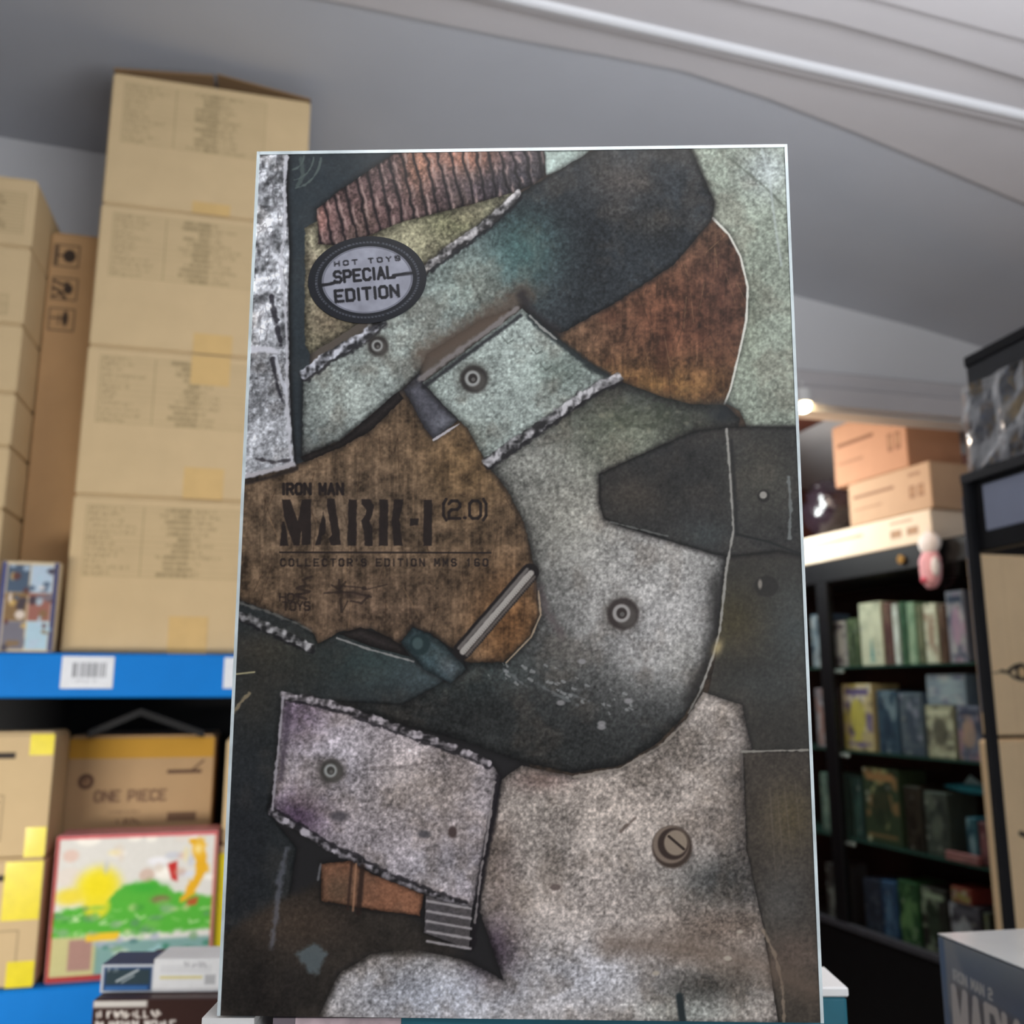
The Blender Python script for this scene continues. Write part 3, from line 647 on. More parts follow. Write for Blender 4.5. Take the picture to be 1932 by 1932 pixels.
link_mesh('hull', v, f, mat('turquoise', (60, 160, 186), .3), t, True)
v2 = [(.10, .08, .036), (.2, .08, .042), (.14, .08, .075), (.10, .084, .036), (.2, .084, .042), (.14, .084, .075)]
link_mesh('fin', v2, [(0, 1, 2), (5, 4, 3), (0, 3, 4, 1), (1, 4, 5, 2), (2, 5, 3, 0)], mat('pale_blue', (170, 196, 206), .4), t)
row4 = [(1604, 1634, .23, [(52, 60, 84), (40, 48, 70), (70, 84, 110)], 1, 'navy box at the left of the cabinet floor'),
        (1636, 1662, .24, [(56, 92, 140), (90, 130, 176), (40, 66, 110)], 1, 'bright blue box on the cabinet floor'),
        (1666, 1702, .26, [(48, 96, 60), (110, 160, 96), (30, 64, 44)], 1, 'green box with pale tip on the cabinet floor'),
        (1706, 1752, .26, [(50, 48, 48), (160, 176, 150), (40, 56, 46)], 2, 'dark box with pale green picture on the cabinet floor'),
        (1756, 1812, .23, [(70, 66, 82), (100, 96, 116), (190, 190, 210)], 2, 'grey-violet box on the cabinet floor'),
        (1816, 1830, .22, [(60, 64, 60), (130, 130, 70), (150, 160, 160)], 1, 'olive and grey box at the right of the cabinet floor')]
for i, (a, b_, h, pal, st, lb_) in enumerate(row4):
    xa_, xb_ = xof(a), xof(b_); figure_box(lb_, xa_, -1.06, xb_ - xa_ - .006, h, .16, pal, st, 70 + i)
figure_box('red and yellow topped small box on the grey-violet one', xof(1762), -1.06 + .231, .10, .06, .12, [(150, 60, 56), (170, 160, 70), (190, 184, 170)], 1, 80)
# beyond the stile
left_pal = [(.102, .26, [(70, 86, 108), (150, 160, 180), (186, 180, 190)], 'blue and white box on the top shelf left of the stile'), (-.278, .28, [(140, 124, 140), (176, 120, 116), (196, 184, 200)], 'mauve box on the middle shelf left of the stile'),
            (-.667, .27, [(110, 140, 132), (150, 176, 164), (70, 90, 90)], 'pale green box on the lower shelf left of the stile'), (-1.06, .25, [(72, 70, 74), (160, 160, 160), (50, 50, 56)], 'grey box on the cabinet floor left of the stile')]
for i, (z, h, pal, lb_) in enumerate(left_pal): figure_box(lb_, -.87, z, .10, h, .16, pal, 1, 90 + i)
# pink plush hanging on the cabinet's top edge
v, f = [], []
pk = thing('plush_keyring', 'pink and white plush toy hanging from the cabinet top', 'toy', K(.035, -.03, .43), CY)
def blob(name, c, r, m, parent, seg=12, rings=8, bum=.12, seed=0):
    rs = np.random.RandomState(seed); v, f = [], []
    for i in range(rings + 1):
        th = pi * i / rings
        for k in range(seg):
            a = 2 * pi * k / seg; j = 1 + (rs.rand() - .5) * bum * (0 < i < rings)
            v.append((c[0] + r[0] * sin(th) * cos(a) * j, c[1] + r[1] * sin(th) * sin(a) * j, c[2] + r[2] * cos(th) * j))
    f = [(i * seg + k, (i + 1) * seg + k, (i + 1) * seg + (k + 1) % seg, i * seg + (k + 1) % seg) for i in range(rings) for k in range(seg)]
    return link_mesh(name, v, f, m, parent, True)
M_pk = mat('pink_plush', (226, 168, 176), .9, noise=60, vary=.15, bump=.6, bscale=120); M_wp = mat('white_plush', (236, 232, 232), .9, noise=60, vary=.1, bump=.6, bscale=120)
blob('body', (0, 0, .055), (.058, .026, .085), M_pk, pk, seed=1); blob('head', (.004, 0, .155), (.058, .028, .05), M_wp, pk, seed=2)
blob('foot', (-.02, -.008, .008), (.026, .02, .018), mat('rose_plush', (206, 92, 110), .9, noise=60), pk, seed=3); blob('arm', (.04, -.012, .055), (.02, .016, .04), M_wp, pk, seed=4)
cyl('cord', (0, 0, .18), .0022, .05, 'z', M_white, pk, 6)
# cartons on the cabinet
def kprint(kind):
    def paint(cv, W, H):
        k = (104, 66, 44)
        cv.rect(W * .06, H * .30, W * .58, H * .36, k, 5, .75); cv.rect(W * .06, H * .62, W * .42, H * .66, k, 5, .35)
        for i in range(2): cv.rect(W * (.76 + .1 * i), H * .42, W * (.83 + .1 * i), H * .70, k, 4, .5); cv.rect(W * (.775 + .1 * i), H * .47, W * (.815 + .1 * i), H * .62, (190, 150, 112), 4, .6)
        cv.rect(W * .76, H * .12, W * .9, H * .2, k, 4, .4)
    return paint
for (x0, x1, z0_, z1_, d, m, base, lb_) in ((-.95, .028, .6005, .735, .34, mat('cream_carton', (234, 218, 196), .7, noise=10, vary=.03), (234, 218, 196), 'long cream carton lying directly on the black cabinet'),
        (-.46, .045, .736, .936, .30, mat('tan_carton', (192, 160, 130), .8, noise=10, vary=.05), (192, 160, 130), 'tan carton in the middle of the pile on the cabinet'),
        (-.545, -.068, .937, 1.235, .30, M_card_warm, (188, 140, 108), 'orange-brown carton on top of the pile on the cabinet')):
    t = carton('stored_carton', lb_, K(x0, .0, z0_), CY, x1 - x0, d, z1_ - z0_, m=m, group='cartons on the cabinet')
    panel('front_print', .004, x1 - x0 - .004, .004, z1_ - z0_ - .008, -.0006, 4, base, kprint(0), M_cprint, t)
t = thing('wrapped_bundle', 'dark plastic-wrapped bundle left of the cartons on the cabinet', 'bundle', K(-.86, .22, .741), CY)
blob('wrapping', (0, 0, .165), (.165, .13, .145), M_bundle, t, 20, 14, .3, 5); blob('knot', (-.05, -.02, .29), (.05, .04, .03), M_bundle, t, 12, 8, .4, 6)
sp = thing('spotlight', 'small glowing warm spotlight under the lintel beside the large box', 'lamp', tuple(ray(1515, 768) * 3.30 + np.array([0, 0, Z0])))
blob('bulb', (0, 0, 0), (.026, .026, .02), M_lamp, sp, 14, 8, 0); cyl('housing', (0, 0, .012), .03, .05, 'z', M_white, sp); cyl('stem', (0, 0, .062), .006, .03, 'z', M_white, sp)
q = ray(1515, 768) * 3.30
light('spot_glow', 'POINT', (q[0] + .05, q[1] + .35, q[2] + Z0 - .22), 3.0, (1, .62, .36), .04)
light('alcove_fill', 'AREA', tuple(np.array(K(-.4, -.9, 1.15))), 5, (1, .82, .66), .5, .3, K(-.2, .0, .2))

# ------------------------------------------------------------ nearer black unit on the right
Q = ray(1824, 897) * (.47 / ray(1824, 897)[2]); A2 = radians(100.6); UY = A2 - pi
un = thing('black_shelving_unit', 'black shelving unit with grey-blue header panel at the right frame edge', 'shelf', (float(Q[0]), float(Q[1]), 0), UY)
box('header', 0, 1.1, 0, .03, Z0 + .295, Z0 + .47, M_black, un, .003)
box('header_panel', .05, 1.06, -.004, .001, Z0 + .335, Z0 + .437, M_greyblue, un, .002)
box('header_frame', .0, 1.1, -.02, .0, Z0 + .447, Z0 + .47, M_blackg, un, .003)
box('top_board', 0, 1.1, .031, .45, Z0 + .44, Z0 + .47, M_black, un)
for x in (0, 1.06): box('post', x, x + .016, -.018, .006, 0, Z0 + .46, M_black, un, .003)
box('post', 1.06, 1.1, .4, .45, 0, Z0 + .44, M_black, un); box('post', .0, .04, .4, .45, 0, Z0 + .44, M_black, un)
box('post_trim', -.008, .0, -.012, .004, Z0 - .05, Z0 + .42, mat('silver_strip', (120, 124, 140), .3, metal=.5), un)
def stackface(kind):
    def paint(cv, W, H):
        k = (40, 38, 36); y = H * .66 if kind == 0 else H * .32
        if kind == 0:
            cv.line([(W * .10, y - 4), (W * .16, y), (W * .19, y + 12), (W * .24, y + 20)], 9, k, 3); cv.line([(W * .17, y - 6), (W * .22, y - 18), (W * .27, y - 22)], 12, k, 3); cv.line([(W * .02 + 8, y + 2), (W * .11, y - 2)], 4, (90, 76, 60), 3)
            cv.ell(W * .27, y, 24, 26, k, 4); cv.ell(W * .27, y, 14, 16, (224, 192, 142), 4)
        else: cv.line([(W * .13, y), (W * .2, y + 14), (W * .28, y + 18)], 14, k, 3)
        cv.line([(W * .19, 0), (W * .19, H)], 1.5, (190, 158, 112), 2, al=.5)
    return paint
pz = onplane(1842, 1045, N * 2.34, N); s0_ = float(pz @ R)
for k, (ya_, yb_) in enumerate(((1045, 1388), (1397, 1795))):
    za = float(onplane(1855, ya_, N * 2.34, N)[2]); zb = float(onplane(1875, yb_, N * 2.34, N)[2])
    if k == 1: zb = -.95
    t = carton('logo_carton', ('light tan carton with black emblem, upper of the pair behind the black post' if k == 0 else 'light tan carton with black emblem, lower of the pair behind the black post'),
               tuple(R * s0_ + N * (2.34) + np.array([0, 0, zb + Z0])), AL, .45, .045 if k == 0 else .065, za - zb, m=mat('light_carton', (240, 212, 168), .75, noise=10, vary=.03), group='pair of emblem cartons')
    panel('front_print', .003, .447, .004, za - zb - .008, -.0006, 2.6, (240, 212, 168), stackface(k), M_cprint, t)
carton('support_carton', 'plain carton on the floor beneath the emblem cartons', tuple(R * s0_ + N * 2.34), AL, .45, .17, Z0 - .951, m=M_card)
# film-wrapped box on the unit
wb = thing('film_wrapped_box', 'box in shiny crinkled clear film on top of the black unit', 'box', tuple(Q + np.array([0, 0, Z0])), UY)
def wpaint(cv, W, H):
    cv.rect(0, 0, 16, H, (190, 146, 112), 4); cv.rect(16, H * .0, W, H * .22, (34, 38, 46), 3)
    cv.glow(W * .28, H * .42, 50, 26, (150, 130, 98), .9, 2); cv.glow(W * .6, H * .34, 50, 30, (150, 128, 96), .8, 2)
box('body', .006, .6, .0, .28, .002, .19, mat('dark_box_card', (52, 56, 66), .5), wb, .003)
panel('front_print', .007, .598, .004, .188, -.0006, 4, (70, 74, 84), wpaint, M_gprint, wb)
rs = np.random.RandomState(3); v = []; nx, nz = 18, 7
for j in range(nz + 1):
    for i in range(nx + 1): v.append((.022 + .58 * i / nx, -.004 - .016 * rs.rand(), .004 + .19 * j / nz + (rs.rand() - .5) * .004))
f = [(j * (nx + 1) + i, j * (nx + 1) + i + 1, (j + 1) * (nx + 1) + i + 1, (j + 1) * (nx + 1) + i) for j in range(nz) for i in range(nx)]
link_mesh('clear_film', v, f, M_film, wb)
dl = thing('dark_lidded_box', 'black flat box lying on the film-wrapped box', 'box', tuple(Q + np.array([0, 0, Z0 + .192])), UY)
box('body', .03, .62, .0, .28, 0, .05, M_dkcard, dl, .003); box('lid', .027, .623, -.003, .283, .05, .075, M_black, dl, .003)

# ------------------------------------------------------------ lower right box
B0 = ray(1769, 1763) * .86; A3 = radians(100.8); BY = A3 - pi; TBZ = -.55
nb = thing('silver_title_box', 'grey-blue box with silver title letters at the lower right corner', 'box', (float(B0[0]), float(B0[1]), Z0 + TBZ), BY)
BH = float(B0[2]) - TBZ
def nbpaint(cv, W, H):
    cv.c[:] = (np.array([92, 98, 110]) / 255.)
    cv.blend((slice(None), slice(None)), np.clip(1 - cv.Y / 26, 0, 1) * .7, (150, 152, 146))
    cv.glow(W * .5, 46, 70, 26, (58, 84, 130), .7); cv.poly([(0, 0), (20, 0), (38, 34), (20, 60), (0, 60)], (150, 146, 138), 8, al=.6)
    cv.rect(0, 0, 8, H, (70, 92, 124), 4, .8)
    cv.poly([(16, 36), (W, 58), (W, H), (16, H)], (88, 78, 76), 8, al=.7)
    cv.text('IRON MAN 2', 18, 24, 8, 4, 1.9, 2.0, (184, 180, 174), soft=1.2, rot=.05)
    cv.text('MARK', 17, 40, 60, 15, 6.5, 7, (192, 184, 178), soft=1.5, rot=.05)
box('body', 0, .34, 0, .26, 0, BH, mat('grey_card', (128, 134, 142), .4, noise=12), nb, .002)
panel('front_print', .001, .339, .001, BH - .001, -.0005, 1.1, (92, 98, 110), nbpaint, M_gprint, nb)
box('lid', .0, .34, .0, .26, BH, BH + .001, mat('pale_gloss_lid', (206, 208, 206), .25, noise=6, vary=.12, coat=.5), nb)
B1 = ray(175, 1886) * 1.0
def onv(x, y, P0, yaw):
    n = np.array([-sin(yaw), cos(yaw), 0.]); q = onplane(x, y, P0, n); d = np.array([cos(yaw), sin(yaw), 0.]); return float((q - P0) @ d), float(q[2])
Y1 = radians(2)
def brpaint(cv, W, H):
    cv.rect(0, 0, W * .42, 7, (214, 210, 204), 3); 
    scribble(cv, 5, 11, 64, 6, 2.4, (236, 230, 222), .9, 7); scribble(cv, 5, 21, 82, 6.5, 2.6, (240, 236, 230), .9, 8)
bw, _ = onv(420, 1886, B1, Y1)
t = thing('brown_tool_box', 'dark brown box with white lettering at the bottom left of the cover box', 'box', (B1[0], B1[1], Z0 + TBZ), Y1)
hB = float(B1[2]) - TBZ
box('body', 0, bw, 0, .2, 0, hB, mat('dark_brown_card', (66, 44, 40), .45), t, .002); panel('front_print', .001, bw - .001, .001, hB - .001, -.0005, 1.3, (58, 38, 34), brpaint, M_matte, t)
def pt(px, py, off=.02): 
    n = np.array([-sin(Y1), cos(Y1), 0.]); return onv(px, py, B1 + n * off, Y1)
def dspaint(cv, W, H):
    cv.rect(3, 3, W - 2, H - 2, (36, 66, 112), 1.5); cv.rect(5, 5, W - 4, H * .72, (52, 68, 76), 2); cv.line([(W * .3, H * .6), (W * .7, H * .2)], 2, (190, 200, 204)); cv.line([(W * .4, H * .64), (W * .62, H * .4)], 1.6, (160, 172, 178)); scribble(cv, W * .12, H * .12, 14, 4, 1.1, (170, 180, 186), .7, 9); cv.rect(5, H * .78, W - 6, H * .92, (60, 110, 170), 2)
def whpaint(cv, W, H):
    cv.rect(W * .1, H * .52, W * .72, H * .60, (214, 200, 120), 2, .8); scribble(cv, W * .45, H * .1, 26, 5, 1.1, (150, 150, 156), .7, 10); cv.rect(W * .76, H * .48, W * .92, H * .78, (150, 152, 156), 1.5, .6)
    for i in range(3): cv.line([(W * .1, H * (.22 + .08 * i)), (W * .85, H * (.22 + .08 * i))], .9, (170, 172, 178), 1, al=.5)
for nm, a, b_, pf, base, lb_ in (('small_blue_box', (192, 1818), (288, 1884), dspaint, (190, 196, 204), 'small dark blue box standing on the brown lettered box'), ('small_white_box', (291, 1808), (416, 1884), whpaint, (226, 228, 230), 'small white box with yellow line beside the blue one')):
    xl, zt2 = pt(*a); xr, _ = pt(*b_); n = np.array([-sin(Y1), cos(Y1), 0.]); d = np.array([cos(Y1), sin(Y1), 0.]); lo = B1 + n * .02 + d * xl; hh = zt2 - float(B1[2]) - .001
    t = thing(nm, lb_, 'box', (lo[0], lo[1], Z0 + float(B1[2]) + .0005), Y1)
    box('body', 0, xr - xl, 0, .05, 0, hh, M_white if nm == 'small_white_box' else mat('navy_card', (40, 60, 96), .45), t, .001); panel('front_print', .0005, xr - xl - .0005, .0005, hh - .0005, -.0004, 1.0, base, pf, M_matte, t)

# ------------------------------------------------------------ the large cover box in front
cr = [ray(486, 288), ray(1484, 274), ray(1553, 1930), ray(411, 1916)]
l = np.append(np.linalg.solve(np.array([cr[0], -cr[1], cr[2]]).T, cr[3]), 1.)
HP = [l[i] * cr[i] for i in range(4)]; sc_ = .262 / np.linalg.norm(HP[1] - HP[0]); HP = [q * sc_ for q in HP]
hU, hV = HP[1] - HP[0], HP[3] - HP[0]; nU, nV = hU / np.linalg.norm(hU), hV / np.linalg.norm(hV); hN = np.cross(nV, nU); hN /= np.linalg.norm(hN)
if hN[1] < 0: hN = -hN                      # points away from the camera
cw3 = np.array([0, 0, Z0])
base_c = HP[3] + hU / 2
hero = thing('collector_box', 'large upright collector box with riveted grey metal plates cover and round seal', 'box', tuple(base_c + cw3))
def hw(a, b_, d): return HP[0] + hU * a + hV * b_ + hN * d - base_c      # box face coordinates -> local
def heroslab(name, a0, a1, b0, b1, d0, d1, m):
    v = [hw(a, b_, d) for d in (d0, d1) for b_ in (b0, b1) for a in (a0, a1)]
    return link_mesh(name, v, [(0, 1, 3, 2), (4, 6, 7, 5), (0, 4, 5, 1), (2, 3, 7, 6), (0, 2, 6, 4), (1, 5, 7, 3)], m, hero)
DEP = .105
heroslab('body', .004, .996, .0025, .9975, .002, DEP, M_dkcard)
heroslab('cover_panel', 0, 1, 0, 1, .0004, .002, M_dkcard)
e = .0034
heroslab('sleeve_edge', -.001, e * 1.3, -.001, 1, -.0004, .003, M_edge); heroslab('sleeve_edge', 1 - e * 1.3, 1.001, -.001, 1, -.0004, .003, M_edge)
heroslab('sleeve_edge', e, 1 - e, -.001, e * .9, -.0004, .003, M_edge)

def cover_art():
    nx, ny = 760, 1170
    a, b_ = np.meshgrid(np.linspace(0, 1, nx), np.linspace(0, 1, ny))
    P = HP[0] + hU * a[..., None] + hV * b_[..., None]
    cp, sp_ = cos(PITCH), sin(PITCH)
    dz = P[..., 1] * cp + P[..., 2] * sp_; up = -P[..., 1] * sp_ + P[..., 2] * cp
    X = 966 + FPX * P[..., 0] / dz; Y = 966 - FPX * up / dz       # measuring grid of the print
    cv = Canvas(X, Y, (104, 84, 64)); full = (slice(None), slice(None))
    A = lambda q, c: cv.blend(full, q, c)
    # rusty ground
    G = lambda x, y, rx, ry: np.exp(-((X - x) / rx) ** 2 - ((Y - y) / ry) ** 2)
    A(G(1290, 600, 190, 160), (104, 66, 48)); A(G(1250, 730, 180, 50) * .8, (128, 92, 50)); A(G(1370, 520, 70, 130) * .6, (78, 52, 44))
    A(G(960, 1180, 70, 100) * .7, (128, 84, 46)); A(G(880, 880, 90, 100) * .5, (120, 92, 56)); A(G(650, 980, 170, 80) * .5, (112, 96, 80)); A(G(700, 1150, 160, 80) * .35, (92, 74, 64))
    st = cv.noise(5, 60, 1, oct=3); mo = cv.noise(22, 22, 2, oct=4); fn = cv.noise(5, 5, 5, oct=2)
    cv.c *= (1 + (st - .5) * .42 + (mo - .5) * .95 + (fn - .5) * .45)[..., None]
    sp2 = np.clip((cv.noise(34, 40, 7, oct=3) - .56) * 6, 0, 1) * G(1260, 620, 200, 150); A(sp2 * .45, (70, 40, 30))
    # worm-like mottle used on the plates
    rs = np.random.RandomState(9)
    for _ in range(150):
        x, y = (rs.rand() * 520 + 480, rs.rand() * 480 + 780) if rs.rand() < .5 else (rs.rand() * 330 + 1070, rs.rand() * 330 + 430)
        a_ = rs.randn() * .35; L = 14 + rs.rand() * 60; cv.line([(x, y), (x + L * sin(a_), y + L * cos(a_))], 1 + rs.rand(), (62, 44, 32) if rs.rand() < .7 else (150, 118, 84), 1.5, 1, .4)
    cv.poly([(390, 1300), (560, 1300), (900, 1390), (1000, 1440), (1000, 1900), (380, 1940)], (46, 45, 46), 4)
    cv.poly([(560, 640), (700, 590), (985, 540), (985, 600), (800, 740), (740, 745), (560, 720)], (92, 84, 76), 10)
    m1 = np.abs(cv.noise(8, 8, 6, oct=2) - .5) * 4; m2 = cv.noise(6, 6, 8, oct=2); m3 = cv.noise(70, 70, 9, oct=4); m4 = cv.noise(3.4, 3.4, 10)
    m5 = cv.noise(4.6, 4.6, 4, oct=2); dirt = np.clip((cv.noise(58, 58, 2, oct=4) - .5) * 5, 0, 1)
    mott = (m1 - .5) * .16 + (m2 - .5) * .42 + (m3 - .5) * .55 + (m5 - .5) * .38 + (m4 - .5) * .12
    def plate(pts, col, tint=(), jag=1.5, mk=1.0, shade=18, shadow=.6, edge=None, ew=4, soft=1.5):
        w_ = cv.win(pts, 30); d = cv.sd(w_, pts, jag)
        if shadow: cv.blend(w_, np.clip(1 - d / 14, 0, 1) ** 2 * shadow, (28, 26, 26))
        kb = lambda c: np.array(c) / 255. * (1.13 if sum(c) > 330 else 1.0)
        sub = np.empty(X[w_].shape + (3,)); sub[:] = kb(col)
        for (gx, gy, rx, ry, c, al) in tint:
            g = (np.exp(-((X[w_] - gx) / rx) ** 2 - ((Y[w_] - gy) / ry) ** 2) * al)[..., None]; sub = sub * (1 - g) + kb(c) * g
        dd = (dirt[w_] * .32 * min(mk, 1))[..., None]; sub = sub * (1 - dd) + np.array((98, 86, 74)) / 255. * dd
        sub = sub * (1 + mott[w_] * mk)[..., None]
        if shade: sub = sub * (1 - .45 * np.clip(1 + d / shade, 0, 1) ** 1.5)[..., None]
        a_ = np.clip(.5 - d / soft, 0, 1)
        cv.blend(w_, a_, sub) if False else None
        cv.c[w_] = cv.c[w_] * (1 - a_[..., None]) + sub * a_[..., None]
        if edge is not None:
            j = (cv.noise(10, 10, 5, w=w_, oct=2) - .5) * 5
            cv.blend(w_, np.clip(1.4 - np.abs(d + ew + j) / ew, 0, 1) * .85, edge)
    def relief(sc_, k, w_, dx=2.2):
        XX, YY = X[w_], Y[w_]; n_ = NZ[k]
        g = lambda a, b_: n_.at((XX + a) / sc_, (YY + b_) / sc_) + .5 * n_.at((XX + a) / sc_ * 2.1 + 9, (YY + b_) / sc_ * 2.1 + 5)
        return (g(dx, dx) - g(-dx, -dx))
    def weld(pts, wd=9, lt=(176, 172, 176), dk=(34, 32, 36), al=.9, side=5):
        """crumpled light bead beside a dark groove"""
        cv.line([(p[0] + side * .4, p[1] + side * 1.2) for p in pts], wd * 1.2, dk, 4, 4, al * .85, 4)
        w_ = cv.win(pts, 24); d = np.full(X[w_].shape, 1e9)
        for p, q in zip(pts[:-1], pts[1:]): d = np.minimum(d, cv.segd(w_, p, q))
        d = d + (cv.noise(11, 11, 6, w=w_, oct=2) - .5) * 8
        rel = relief(22, 2, w_, 3) * 1.2 + relief(9, 5, w_) * .7
        v = np.clip(.86 + rel - np.clip(d / wd, 0, 1) * .42, .3, 1.2)
        cv.c[w_] = cv.c[w_] * (1 - (a_ := np.clip(1.0 - (d - wd * .55) / 3, 0, 1) * al)[..., None]) + (v[..., None] * np.array(lt) / 255.) * a_[..., None]
    def rivet(x, y, r, ring=(52, 48, 46), mid=(150, 152, 148)):
        cv.glow(x, y, r * 1.25, r * 1.25, (70, 64, 58), .55, 2)
        cv.ell(x + r * .08, y + r * .04, r, r, ring, 6, .85); cv.ell(x + r * .3, y + r * .22, r * .62, r * .66, (100, 96, 90), 8, .55)
        cv.ell(x - r * .02, y, r * .56, r * .58, mid, 4); cv.ell(x, y, r * .33, r * .35, ring, 3, .95); cv.ell(x + 1, y + 2, r * .15, r * .15, (110, 108, 104), 2, .8)
    DK = (46, 51, 55)
    # dark upper left and channel
    plate([(540, 280), (780, 280), (600, 395), (585, 660), (575, 870), (548, 880)], (54, 62, 67), jag=.5, mk=.25, shade=0)
    for r_ in (26, 44, 58): cv.line([(548 + r_ * cos(t_), 292 + r_ * 1.1 * sin(t_)) for t_ in np.linspace(.1, 1.4, 9)], 3, (92, 104, 100), 2, 2, .8)
    cv.line([(568, 300), (572, 330), (562, 350)], 8, (84, 96, 92), 3, 2, .7)
    # right pale plate
    plate([(1298, 270), (1345, 380), (1343, 410), (1375, 440), (1397, 482), (1411, 540), (1408, 605), (1395, 665), (1378, 735), (1367, 760), (1395, 775), (1412, 812), (1520, 812), (1500, 262)], (122, 130, 117),
          [(1450, 320, 50, 50, (140, 148, 146), .9), (1400, 600, 40, 120, (112, 118, 100), .6)], jag=.6, mk=.8, shade=10, shadow=.3)
    cv.line([(1345, 412), (1375, 442), (1397, 484), (1411, 542), (1408, 605), (1395, 665), (1378, 735), (1367, 762)], 4.5, (206, 206, 194), 2, .8, .95)
    cv.line([(1300, 288), (1345, 380)], 2.5, (150, 158, 140), 2); cv.line([(1378, 300), (1440, 350), (1482, 392)], 4, (84, 90, 80), 4, 2, .7); cv.line([(1437, 280), (1452, 340), (1462, 420), (1474, 500)], 4, (176, 186, 184), 4, 1, .6)
    # bellows
    bel = [(597, 395), (640, 360), (710, 312), (760, 280), (1030, 280), (1027, 332), (1008, 348), (960, 366), (880, 388), (760, 418), (650, 464), (600, 460)]
    plate(bel, (104, 82, 80), [(1010, 340, 170, 90, (60, 58, 66), .97), (790, 300, 30, 60, (186, 128, 98), .7), (880, 296, 60, 30, (180, 118, 90), .7), (600, 410, 22, 30, (150, 104, 94), .8), (690, 400, 60, 40, (110, 84, 80), .6)], mk=1.2, shade=8)
    w_ = cv.win(bel, 2); d = cv.sd(w_, bel); ph = (X[w_] - .22 * (Y[w_] - 400) + (cv.noise(18, 18, 2, w=w_, oct=2) - .5) * 9) / 23.5
    ph = ph - np.floor(ph); ins = (d < 0) * 1.
    cv.blend(w_, ins * np.exp(-((ph - .2) / .13) ** 2) * .85, (30, 27, 30)); cv.blend(w_, ins * np.exp(-((ph - .52) / .13) ** 2) * np.clip((cv.noise(9, 20, 5, w=w_, oct=2) - .42) * 4, 0, 1) * .6, (188, 160, 150))
    plate([(1027, 284), (1112, 284), (1092, 310), (1030, 332)], (150, 166, 158), mk=.5, shade=5)
    # olive plate behind
    plate([(575, 430), (600, 416), (600, 460), (650, 464), (760, 418), (880, 388), (972, 362), (900, 440), (800, 500), (720, 580), (650, 628), (585, 668), (575, 650)], (128, 124, 100),
          [(620, 600, 60, 60, (112, 98, 80), .8), (860, 420, 60, 30, (130, 130, 96), .8), (590, 500, 20, 80, (150, 140, 118), .6)], mk=1.1, shadow=0)
    # strap running up to the right
    plate([(572, 708), (690, 628), (800, 502), (970, 372), (1010, 347), (1112, 288), (1160, 270), (1298, 270), (1347, 380), (1343, 415), (1270, 500), (1160, 572), (1060, 628), (1000, 606), (985, 575), (905, 605), (805, 668), (790, 705), (752, 740), (690, 792), (640, 832), (570, 862)],
          DK, [(640, 740, 150, 130, (142, 150, 143), 1), (760, 640, 130, 110, (138, 146, 139), .95), (880, 530, 100, 90, (128, 141, 133), .95), (985, 470, 66, 70, (72, 102, 100), .85), (1170, 340, 60, 44, (84, 76, 70), .7), (1230, 420, 40, 26, (84, 78, 70), .5)], mk=.9, shade=10)
    cv.c[cv.win([(1060, 290), (1340, 600)], 0)] *= 1.0
    cv.glow(985, 470, 60, 60, (70, 96, 96), .25)
    weld([(575, 706), (620, 672), (688, 634), (720, 604)], 15, (176, 178, 186)); weld([(806, 504), (850, 470), (900, 436), (945, 398), (976, 366)], 12, (180, 176, 176))
    weld([(700, 612), (760, 560), (806, 506)], 9, (120, 116, 110), al=.7)
    # stain and raised seam
    cv.line([(800, 672), (870, 632), (940, 592), (985, 556)], 40, (96, 80, 68), 26, 8, .75); cv.line([(985, 556), (1000, 590), (1050, 630)], 20, (48, 46, 48), 14, 3, .8)
    plate([(566, 862), (640, 834), (752, 738), (762, 752), (700, 812), (640, 846), (575, 872)], (56, 50, 48), jag=2, mk=.4, shadow=.3)
    plate([(762, 735), (790, 706), (830, 755), (866, 790), (820, 830), (800, 806)], (86, 86, 94), [(850, 800, 30, 16, (120, 122, 130), .6)], mk=.5)
    cv.line([(818, 830), (866, 800)], 4, (176, 172, 176), 2, 1.5)
    plate([(798, 722), (985, 582), (1012, 605), (1055, 642), (1105, 680), (1152, 712), (1098, 748), (1010, 806), (918, 872), (880, 806), (835, 762)], (134, 144, 138),
          [(1060, 700, 60, 40, (92, 104, 96), .7), (880, 830, 40, 30, (118, 118, 104), .6)], mk=.9, shade=16)
    cv.line([(792, 716), (868, 660), (940, 610), (974, 582)], 10, (128, 122, 120), 5, 3, .9); cv.line([(800, 730), (880, 670), (982, 596)], 7, (40, 40, 44), 4, 2, .8)
    cv.line([(1000, 598), (1055, 645), (1105, 684), (1150, 712)], 12, (40, 46, 48), 6, 3, .8); cv.line([(1000, 596), (1020, 616), (1050, 640)], 4, (160, 160, 154), 2, 2, .8)
    for q_ in ((1012, 660), (958, 640), (1030, 690)): cv.line([(q_[0] - 10, q_[1] - 4), (q_[0], q_[1] + 8), (q_[0] + 10, q_[1] + 2)], 3, (78, 86, 80), 3, 2, .8)
    rivet(892, 714, 26); rivet(712, 652, 19)
    # big curved limb plate
    limb = [(918, 876), (1000, 818), (1090, 762), (1160, 716), (1240, 746), (1300, 762), (1370, 765), (1395, 790), (1392, 820), (1376, 1010), (1366, 1080), (1356, 1180), (1345, 1232), (1320, 1300), (1290, 1352), (1240, 1402), (1170, 1444), (1080, 1458), (985, 1438), (880, 1400), (700, 1350), (560, 1310), (470, 1300), (600, 1250), (760, 1240), (880, 1250), (950, 1250), (1000, 1200), (1018, 1160), (1014, 1108), (1004, 1050), (988, 985), (958, 925)]
